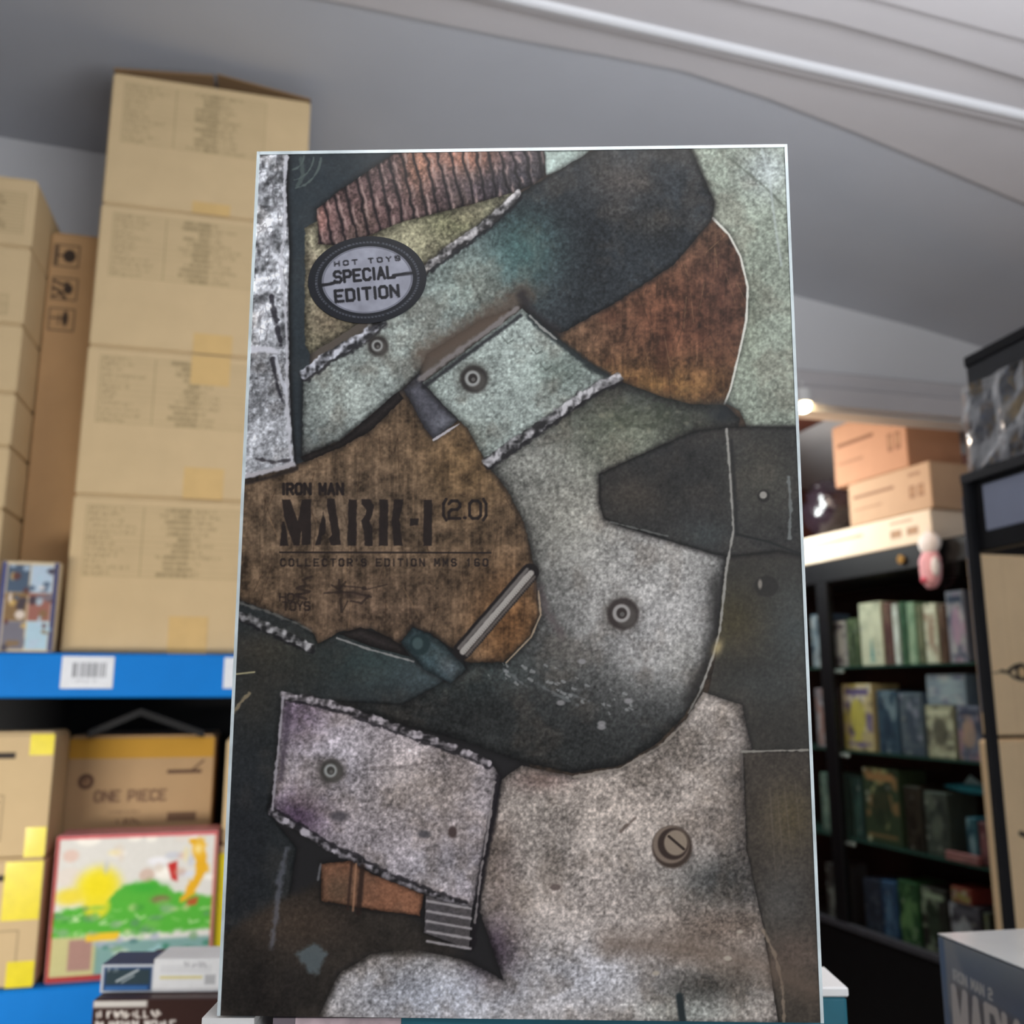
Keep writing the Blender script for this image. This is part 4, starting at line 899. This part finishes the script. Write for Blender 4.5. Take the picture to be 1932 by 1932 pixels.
    plate(limb, (50, 52, 51), [(1180, 1110, 185, 165, (146, 144, 140), 1.0), (1240, 1180, 110, 110, (150, 148, 146), .95), (1080, 950, 130, 120, (136, 134, 124), .98), (1240, 1040, 120, 90, (146, 144, 140), .8), (1010, 880, 80, 60, (136, 136, 128), .9), (1180, 830, 110, 70, (118, 122, 106), .9), (1340, 850, 60, 60, (60, 62, 56), .9), (840, 1270, 130, 40, (66, 84, 84), .5), (1290, 1240, 50, 60, (140, 138, 132), .6)], mk=.85, shade=20)
    cv.glow(1200, 790, 110, 30, (86, 90, 72), .45, 1); cv.glow(1360, 780, 26, 22, (44, 48, 52), .9)
    g = np.clip((cv.noise(16, 12, 3, oct=3) - .5) * 6, 0, 1) * G(1220, 785, 120, 40); A(g * .55, (56, 62, 50)); A(np.clip((cv.noise(18, 14, 7, oct=2) - .6) * 6, 0, 1) * G(1200, 790, 110, 34) * .6, (158, 156, 132))
    weld([(920, 872), (985, 826), (1040, 790), (1090, 752), (1130, 728), (1165, 712)], 14, (170, 168, 170))
    cv.line([(1350, 1100), (1352, 1180), (1335, 1250), (1300, 1320)], 26, (44, 42, 40), 24, 0, .7); cv.line([(1018, 1110), (1030, 1150), (1060, 1200)], 14, (96, 84, 84), 12, 5, .6)
    cv.line([(1016, 1115), (1020, 1160), (1002, 1202), (955, 1250)], 3.5, (184, 160, 130), 2, 1, .8)
    for q_ in ((950, 1262, 1000, 1300), (1010, 1290, 1090, 1330), (1050, 1300, 1110, 1322)): cv.line([(q_[0], q_[1]), (q_[2], q_[3])], 3, (120, 124, 124), 4, 5, .6)
    rs = np.random.RandomState(2)
    for _ in range(34):
        t_ = rs.rand(); x, y = 930 + 270 * t_ + rs.randn() * 8, 1262 + 78 * t_ + rs.randn() * 12; cv.line([(x, y), (x + 1 + rs.rand() * 7, y + 1 + rs.rand() * 3)], 2 + rs.rand() * 4, (150, 152, 150), 2.5, 2.5, .7)
    for x, y in ((1186, 1323), (1135, 1365), (1058, 1326), (1098, 1248), (1135, 1372)): cv.ell(x, y, 8, 5, (150, 148, 148), 3, .8)
    rivet(1173, 1157, 30, ring=(60, 52, 50), mid=(156, 152, 148))
    # dark hood and right hand panels
    plate([(1376, 1008), (1520, 1050), (1545, 1420), (1400, 1418), (1330, 1335), (1352, 1232), (1362, 1120)], (62, 60, 55), [(1380, 1170, 60, 60, (78, 70, 44), .7), (1500, 1190, 50, 90, (66, 74, 74), .7), (1450, 1290, 80, 40, (72, 76, 74), .6)], mk=.4, shade=0)
    plate([(1131, 895), (1200, 862), (1310, 814), (1370, 806), (1512, 806), (1520, 1050), (1470, 1040), (1376, 1050), (1350, 1046), (1250, 1016), (1165, 990), (1140, 978), (1131, 950)], (54, 54, 53), [(1440, 900, 70, 90, (76, 74, 66), .9), (1200, 940, 60, 40, (72, 66, 58), .7), (1330, 1010, 50, 26, (66, 72, 72), .7)], jag=.8, mk=.55, shade=8, shadow=.8)
    cv.line([(1371, 810), (1378, 900), (1384, 1000), (1370, 1075), (1366, 1120), (1358, 1190), (1346, 1236), (1322, 1302), (1300, 1345)], 4.5, (158, 156, 148), 2.5, 1.6, .9); cv.line([(1380, 830), (1388, 960), (1390, 1010)], 6, (40, 40, 40), 5, 1, .7)
    cv.line([(1488, 900), (1492, 960), (1490, 1015)], 5, (120, 126, 124), 3, 3, .8); cv.line([(1390, 1008), (1450, 1022), (1512, 1046)], 4, (36, 38, 38), 4, 0, .9); cv.line([(1152, 985), (1260, 1012)], 2.5, (112, 114, 110), 2, 2, .7)
    cv.ell(1441, 936, 12, 12, (40, 38, 36), 4, .8); cv.ell(1440, 934, 7, 7, (150, 146, 138), 3); cv.ell(1446, 1106, 23, 20, (46, 44, 42), 4, .7); cv.ell(1434, 1102, 4, 9, (130, 124, 114), 3)
    cv.glow(1354, 1222, 9, 16, (190, 170, 120), .8, 1, .4)
    # body plate, lower right
    plate([(946, 1470), (985, 1444), (1080, 1464), (1170, 1448), (1245, 1405), (1295, 1355), (1326, 1305), (1400, 1330), (1420, 1420), (1500, 1800), (1480, 1932), (590, 1940), (640, 1836), (700, 1800), (780, 1790), (880, 1812), (950, 1850), (905, 1720), (912, 1620)], (146, 137, 129),
          [(1180, 1500, 160, 90, (156, 144, 134), .8), (820, 1880, 220, 80, (150, 154, 164), .9), (1120, 1840, 130, 70, (164, 166, 174), .8), (1100, 1690, 160, 100, (150, 140, 134), .6), (1380, 1660, 110, 55, (66, 70, 70), .85), (1340, 1560, 60, 50, (150, 138, 130), .5), (1330, 1860, 120, 40, (70, 68, 64), .9), (940, 1640, 40, 120, (112, 98, 92), .7), (930, 1790, 50, 60, (74, 62, 74), .9), (1020, 1470, 60, 24, (108, 88, 82), .8), (1430, 1500, 60, 200, (82, 76, 72), .9), (1360, 1750, 120, 40, (112, 96, 84), .8), (1300, 1910, 90, 30, (138, 142, 136), .9)], mk=1.0, shade=16, shadow=.5)
    cv.line([(1330, 1310), (1300, 1356), (1246, 1408), (1170, 1450), (1082, 1466)], 4, (150, 140, 128), 3, 3, .8)
    plate([(1402, 1418), (1536, 1416), (1560, 1940), (1470, 1940), (1440, 1750), (1408, 1600)], (70, 64, 57), [(1490, 1540, 50, 60, (92, 80, 52), .6), (1480, 1700, 60, 60, (84, 84, 82), .6), (1500, 1800, 60, 40, (104, 88, 78), .7)], mk=.5, shade=6, shadow=.3)
    cv.line([(1400, 1418), (1526, 1415)], 4, (136, 132, 122), 2, 1.5); cv.line([(1400, 1424), (1402, 1500), (1392, 1560)], 3, (90, 84, 80), 3, 3, .6)
    for x in (1466, 1480, 1500, 1452): cv.line([(x, 1450 + (x % 7) * 12), (x + 12, 1600 + (x % 5) * 30)], 2, (110, 100, 88), 3, 2, .45)
    cv.line([(1440, 1756), (1462, 1800), (1476, 1860), (1480, 1930)], 5, (150, 132, 112), 3, 3, .7); cv.line([(1150, 1780), (1300, 1790), (1430, 1820), (1540, 1870)], 44, (114, 96, 82), 40, 0, .6)
    for x, y, r_ in ((1373, 1808, 8), (1396, 1758, 6), (1238, 1836, 7)): cv.ell(x, y, r_, r_ * .6, (172, 160, 144), 3)
    cv.line([(1172, 1568), (1198, 1544)], 6, (96, 82, 74), 4, 2, .8); cv.ell(1048, 1674, 10, 6, (96, 82, 78), 3, .8); cv.line([(1282, 1880), (1288, 1926)], 14, (48, 56, 58), 5)
    # slotted screw
    cv.ell(1268, 1598, 38, 40, (72, 60, 52), 5); cv.ell(1266, 1594, 34, 35, (128, 112, 98), 4); cv.ell(1270, 1592, 29, 30, (64, 52, 46), 4); cv.ell(1275, 1590, 22, 24, (146, 130, 112), 4); cv.line([(1262, 1578), (1290, 1602)], 5, (56, 46, 40), 2)
    # left lower darks
    plate([(440, 1128), (500, 1150), (560, 1172), (592, 1196), (600, 1216), (640, 1192), (700, 1186), (756, 1216), (780, 1184), (812, 1196), (842, 1216), (870, 1238), (880, 1262), (760, 1330), (540, 1318), (520, 1480), (505, 1530), (560, 1600), (540, 1740), (420, 1940), (396, 1940), (420, 1500)], (50, 54, 55),
          [(500, 1230, 70, 40, (74, 68, 56), .7), (560, 1250, 70, 60, (66, 66, 58), .5), (700, 1250, 90, 50, (60, 76, 74), .7), (820, 1280, 90, 40, (80, 96, 100), .6), (460, 1600, 60, 200, (44, 46, 50), .8), (480, 1320, 50, 60, (62, 58, 50), .6)], mk=.5, shade=8, shadow=.5)
    plate([(420, 1760), (520, 1700), (620, 1660), (780, 1730), (870, 1800), (700, 1800), (640, 1836), (595, 1940), (396, 1940)], (52, 48, 44), [(560, 1740, 110, 60, (80, 66, 54), .7), (500, 1880, 80, 60, (44, 40, 38), .7)], jag=4, mk=.5, shade=0, shadow=0, soft=20)
    cv.poly([(560, 1800), (590, 1780), (618, 1800), (598, 1840), (580, 1830)], (96, 108, 112), 8, 5, .8)
    weld([(450, 1160), (480, 1172), (520, 1190), (556, 1206), (584, 1220)], 13, (158, 156, 156)); cv.line([(452, 1138), (500, 1152), (560, 1176), (586, 1190)], 5, (120, 118, 112), 4, 3, .7)
    cv.line([(636, 1204), (700, 1226), (780, 1248)], 4, (158, 156, 152), 2, 1.5, .85); plate([(640, 1196), (680, 1184), (730, 1200), (756, 1216), (776, 1240), (700, 1220)], (60, 54, 52), jag=1, mk=.4, shadow=.2)
    plate([(756, 1212), (778, 1184), (812, 1196), (836, 1214), (880, 1262), (850, 1290), (800, 1262)], (66, 84, 88), [(850, 1262, 24, 24, (96, 108, 114), .8)], mk=.6)
    cv.ell(792, 1216, 20, 20, (40, 56, 58), 5, .8); cv.ell(788, 1214, 10, 11, (78, 96, 96), 4, .8)
    # rod
    for o_, wd_, c_ in ((0, 34, (40, 36, 36)), (-8, 7, (110, 104, 100)), (2, 12, (166, 160, 152)), (12, 5, (96, 88, 82))): cv.line([(872 + o_ * .7, 1228 + o_ * .7), (1000 + o_ * .7, 1080 + o_ * .7)], wd_, c_, 3, .6)
    for i in range(40):
        x, y = 872 + 128 * i / 40, 1228 - 148 * i / 40; cv.line([(x + 3, y + 3), (x + 12, y + 12)], 1.2, (110, 102, 96), 1.2, al=.6)
    # small yellow crack marks
    cv.line([(444, 1272), (480, 1268)], 3, (170, 162, 122), 2); cv.line([(470, 1308), (450, 1330), (440, 1345)], 5, (150, 134, 104), 3, 4, .8)
    # lower left plate
    pl = [(535, 1310), (640, 1334), (700, 1350), (770, 1378), (850, 1408), (926, 1438), (944, 1466), (930, 1540), (912, 1620), (892, 1712), (800, 1684), (700, 1640), (640, 1612), (560, 1566), (512, 1530), (518, 1470), (526, 1380)]
    plate(pl, (142, 134, 138), [(560, 1350, 60, 60, (116, 96, 118), .7), (560, 1540, 60, 50, (88, 66, 92), .85), (780, 1480, 130, 90, (160, 148, 142), .8), (640, 1440, 70, 60, (150, 146, 154), .6), (820, 1640, 80, 40, (132, 130, 136), .5)], mk=1.0, shade=14, shadow=.7)
    weld([(536, 1312), (600, 1322), (660, 1340), (730, 1366), (800, 1392), (870, 1416), (920, 1438)], 10, (160, 152, 156)); weld([(512, 1532), (560, 1562), (620, 1600), (680, 1628), (740, 1660), (800, 1684), (880, 1712)], 10, (160, 154, 160), side=-6)
    cv.line([(534, 1316), (526, 1400), (518, 1480), (514, 1528)], 5, (166, 160, 166), 3, 2, .85); cv.line([(545, 1330), (538, 1400), (530, 1470)], 10, (58, 50, 62), 8, 2, .6)
    cv.line([(940, 1466), (930, 1540), (914, 1620), (900, 1700), (890, 1790)], 13, (38, 34, 38), 6, 3, .9); cv.line([(932, 1476), (922, 1560), (908, 1640), (896, 1740)], 4, (156, 148, 146), 2.5, 3, .8)
    rivet(624, 1454, 22, ring=(70, 68, 64)); cv.ell(854, 1570, 8, 11, (84, 70, 68), 4); cv.ell(800, 1574, 12, 7, (78, 76, 80), 5, .8); cv.ell(640, 1540, 18, 9, (62, 60, 66), 7, .7)
    cv.line([(700, 1448), (760, 1446), (830, 1436)], 2, (116, 106, 104), 3, 2, .6)
    # copper fitting and threaded pipe
    plate([(606, 1630), (660, 1624), (700, 1648), (800, 1688), (792, 1728), (700, 1716), (606, 1700)], (146, 98, 72), [(640, 1680, 40, 40, (104, 84, 66), .8), (700, 1650, 20, 60, (120, 84, 64), .6)], mk=.5, shade=8)
    cv.line([(664, 1626), (656, 1716)], 5, (60, 44, 38), 4, al=.8); cv.line([(684, 1634), (676, 1722)], 10, (50, 38, 34), 5, al=.8); cv.line([(672, 1630), (666, 1718)], 4, (176, 128, 96), 3, al=.7)
    plate([(804, 1690), (890, 1716), (884, 1790), (800, 1760)], (84, 80, 82), mk=.4, shade=0)
    for i in range(5): cv.line([(806, 1700 + i * 19), (888, 1714 + i * 19)], 5, (168, 162, 162), 3, 1, .85)
    cv.line([(540, 1600), (528, 1660), (520, 1740), (512, 1790)], 9, (110, 112, 122), 7, 5, .6); cv.line([(605, 1630), (600, 1660)], 4, (130, 130, 134), 3, 1, .7)
    # left bright crumpled strip
    ls = [(470, 275), (545, 275), (540, 360), (546, 470), (544, 560), (546, 640), (545, 700), (550, 800), (556, 876), (500, 892), (450, 908), (440, 700), (470, 400)]
    plate(ls, (140, 142, 146), mk=1.1, jag=1, shade=6, shadow=.9)
    w_ = cv.win(ls, 2); d = cv.sd(w_, ls); cr_ = np.abs(cv.noise(16, 34, 2, w=w_, oct=3) - .5) * 2; lt_ = cv.noise(20, 40, 6, w=w_, oct=3)
    top = np.clip((700 - Y[w_]) / 80, .25, 1)
    rl_ = relief(40, 3, w_, 5) * 1.2 + relief(15, 6, w_) * .8; mk_ = ((d < 0) * top)[..., None]
    cv.c[w_] = np.clip(cv.c[w_] * (1 + mk_ * np.clip(rl_, -.72, .75)[..., None]), 0, 1)
    cv.blend(w_, (d < 0) * np.clip(1 - cr_ * 9, 0, 1) * .5 * top, (62, 58, 62)); cv.blend(w_, (d < 0) * np.clip((lt_ - .56) * 7, 0, 1) * .35 * top, (206, 208, 214))
    cv.line([(541, 290), (536, 350), (538, 430), (528, 500), (538, 570), (541, 650), (541, 760), (549, 870)], 6, (188, 188, 194), 3, 3, .9)
    cv.line([(516, 480), (534, 500)], 7, (224, 226, 232), 3, 3, .8); cv.line([(512, 560), (522, 610), (530, 650)], 9, (40, 38, 44), 4, 4, .8)
    cv.line([(470, 660), (500, 658), (522, 664)], 11, (198, 198, 206), 4, 3, .9); cv.line([(518, 672), (532, 720), (538, 740)], 8, (198, 200, 208), 3, 3, .8); cv.line([(514, 676), (524, 730), (534, 760)], 6, (40, 38, 44), 4, 3, .8)
    cv.line([(458, 900), (500, 890), (554, 876)], 9, (178, 174, 178), 4, 3, .95); cv.line([(484, 866), (520, 872), (545, 868)], 5, (50, 46, 50), 4, 3, .8); cv.line([(458, 912), (505, 902), (560, 884)], 7, (44, 38, 36), 5, 2, .8)
    # ---- lettering (stencil capitals)
    LT = (44, 37, 36)
    Zx = lambda p: [(420 + x / 3.45, 780 + y / 3.45) for x, y in p]
    for p in ([(388, 700), (372, 862), (430, 862), (404, 705)], [(385, 560), (440, 560), (490, 705), (515, 560), (575, 560), (575, 855), (515, 855), (513, 765), (500, 860), (462, 860), (400, 680)],
              [(655, 640), (670, 700), (672, 780), (645, 800), (640, 855), (605, 857)], [(680, 555), (728, 555), (772, 857), (705, 857), (690, 815), (712, 790), (680, 600)],
              [(820, 560), (875, 560), (870, 862), (812, 862)], [(905, 560), (960, 560), (985, 600), (977, 660), (955, 700), (975, 740), (975, 862), (925, 862), (920, 765), (902, 700), (930, 660), (935, 630), (905, 592)],
              [(1022, 560), (1077, 560), (1075, 862), (1015, 862)], [(1120, 560), (1178, 560), (1152, 690), (1172, 862), (1115, 862), (1098, 690)], [(1220, 684), (1275, 684), (1275, 730), (1220, 730)], [(1307, 560), (1365, 560), (1362, 862), (1307, 862)]):
        cv.poly(Zx(p), LT, 1.8, 1.2, .9)
    cv.line([(528, 1042), (926, 1043)], 3.2, LT, 1.4, al=.9)
    cv.text('IRON MAN', 534, 913, 19, 10.6, 5.8, 5.6, LT, soft=1.4, al=.9)
    cv.text('(2.0)', 832, 945, 33, 21, 5.4, 5.6, LT, soft=1.4, al=.9)
    cv.text("COLLECTOR'S EDITION MMS 160", 530, 1055, 12.5, 8.0, 7.75, 3.3, LT, soft=1.6, al=.72)
    # small dark emblems
    LG = (52, 42, 38)
    cv.line([(588, 1088), (572, 1094), (578, 1104), (560, 1110), (584, 1116), (556, 1124), (578, 1130)], 4.5, LG, 2.5, 1, .75)
    cv.text('HOT', 528, 1120, 13, 11, 4, 3.4, LG, soft=2, al=.75, rot=.02); cv.text('TOYS', 534, 1136, 15, 10, 3.4, 3.6, LG, soft=2, al=.75)
    cv.line([(612, 1119), (640, 1117), (668, 1118), (700, 1126)], 4, LG, 2.5, 1, .7); cv.line([(626, 1104), (640, 1112), (652, 1098)], 4, LG, 2, .5, .7); cv.line([(640, 1094), (641, 1118)], 4, LG, 2, .5, .7)
    cv.line([(642, 1130), (645, 1154)], 5, LG, 2, .5, .7); cv.line([(648, 1150), (656, 1134)], 2.5, LG, 2, 0, .7); cv.line([(650, 1106), (676, 1108), (692, 1112), (730, 1103)], 3, LG, 2, .8, .6); cv.ell(672, 1122, 26, 9, LG, 5, .45); cv.line([(662, 1134), (682, 1138), (696, 1124)], 4, LG, 2.5, 1, .7); cv.ell(687, 1110, 5, 4, LG, 2, .7)
    lum = cv.c.mean(-1, keepdims=True); cv.c = lum + (cv.c - lum) * .82; cv.c = np.clip(.40 + (cv.c - .40) * 1.12, .02, 1)
    Pn = hU * a[..., None] + hV * b_[..., None] + HP[0] - base_c
    return grid_mesh('cover_print', Pn, cv, M_hero, hero)
cover_art()

# round seal sticker on the cover
def seal():
    C0 = (693, 528); rx, ry = 112, 82
    th = np.linspace(0, 2 * pi, 181); rr = np.linspace(0, 1, 90)
    RR, TH = np.meshgrid(rr, th, indexing='ij'); ro = -.09
    ex, ey = RR * rx * np.cos(TH), RR * ry * np.sin(TH); X = C0[0] + ex * cos(ro) - ey * sin(ro); Y = C0[1] + ex * sin(ro) + ey * cos(ro)
    cv = Canvas(X, Y, (22, 25, 32)); cv.win = lambda pts, m=6: (slice(None), slice(None))
    E2 = RR
    tick = (np.sin(TH * 95) > 0) * ((E2 > .845) & (E2 < .885)); cv.blend((slice(None), slice(None)), tick * .6 + ((E2 > .835) & (E2 < .845)) * .3, (120, 124, 134))
    k = np.clip((.775 - E2) * 60, 0, 1); cv.blend((slice(None), slice(None)), k, (150, 152, 164))
    cv.c *= (1 + (cv.noise(20, 20, 3, oct=3) - .5) * .25 * (E2 < .77))[..., None]
    cv.blend((slice(None), slice(None)), np.exp(-((E2 - .745) / .008) ** 2) * .7, (60, 62, 72))
    D = (22, 22, 28)
    cv.text('HOT TOYS', 631, 494, 8, 8.5, 8.4, 2.6, D, rot=-.09, soft=1.4)
    cv.text('SPECIAL', 630, 513, 20.5, 12.4, 6.0, 5.3, D, rot=-.09, soft=1.3)
    cv.text('EDITION', 632, 549, 20.5, 14, 7.2, 5.6, D, rot=-.09, soft=1.3)
    cv.line([(606, 538), (622, 536), (636, 532)], 6, D, 1.3); cv.line([(742, 520), (754, 518), (778, 515)], 6, D, 1.3)
    P = np.empty(X.shape + (3,))
    n0 = hN
    for i in range(X.shape[0]):
        for j in range(X.shape[1]): P[i, j] = onplane(X[i, j], Y[i, j], HP[0] - n0 * .0004, n0) - base_c
    o = grid_mesh('seal_sticker', P, cv, M_gprint, hero); o['label'] = 'oval black and silver special edition seal'
seal()

# ------------------------------------------------------------ what the cover box stands on
zb = float(min(HP[2][2], HP[3][2]) - .0006); yb = float(HP[3][1])
tbl = thing('display_table', 'display table under the near boxes', 'table', (0, .86, 0))
box('table_top', -.98, .92, -.50, .50, Z0 + TBZ - .03, Z0 + TBZ, M_table, tbl, .004)
for x in (-.93, .86):
    for y in (-.46, .44): box('leg', x, x + .05, y, y + .05, 0, Z0 + TBZ - .03, M_black, tbl)
box('shelf', -.93, .88, -.46, .46, .2, .22, M_table, tbl)
def under(px0, px1, name, lb_, m, d=.10, y0=.001, ztop=zb, pr=None, fy=None):
    yy = yb + y0
    x0 = (px0 - 966) / FPX * (yy * cos(PITCH) + ztop * sin(PITCH)); x1 = (px1 - 966) / FPX * (yy * cos(PITCH) + ztop * sin(PITCH))
    t = thing(name, lb_, 'box', (x0, yy, Z0 + TBZ)); h = ztop - TBZ
    box('body', 0, x1 - x0, 0, d, 0, h - .003, m, t, .002); box('lid', -.0005, x1 - x0 + .0005, -.0005, d, h - .02 if pr else h - .003, h, pr or m, t)
    return t
under(760, 1549, 'teal_box', 'teal box directly under the right part of the large cover box', M_teal)
under(560, 755, 'pink_box', 'pink and white box under the left of the cover box', mat('pink_white_card', (196, 176, 180), .5, noise=90, vary=.3))
under(518, 556, 'grey_box', 'narrow mauve-grey box under the cover box', mat('mauve_card', (120, 110, 116), .5))
under(384, 478, 'white_box', 'white box under the lower left corner of the cover box', M_white)
qq = ray(1597, 1862) * .60
t = thing('teal_lidded_box', 'teal box with white lid edge showing right of the cover box', 'box', (.08, float(qq[1]), Z0 + TBZ))
box('body', 0, float(qq[0]) - .08, 0, .045, 0, float(qq[2]) - TBZ - .006, M_teal, t, .002); box('lid', 0, float(qq[0]) - .08 + .001, -.001, .045, float(qq[2]) - TBZ - .006, float(qq[2]) - TBZ, M_white, t, .001)
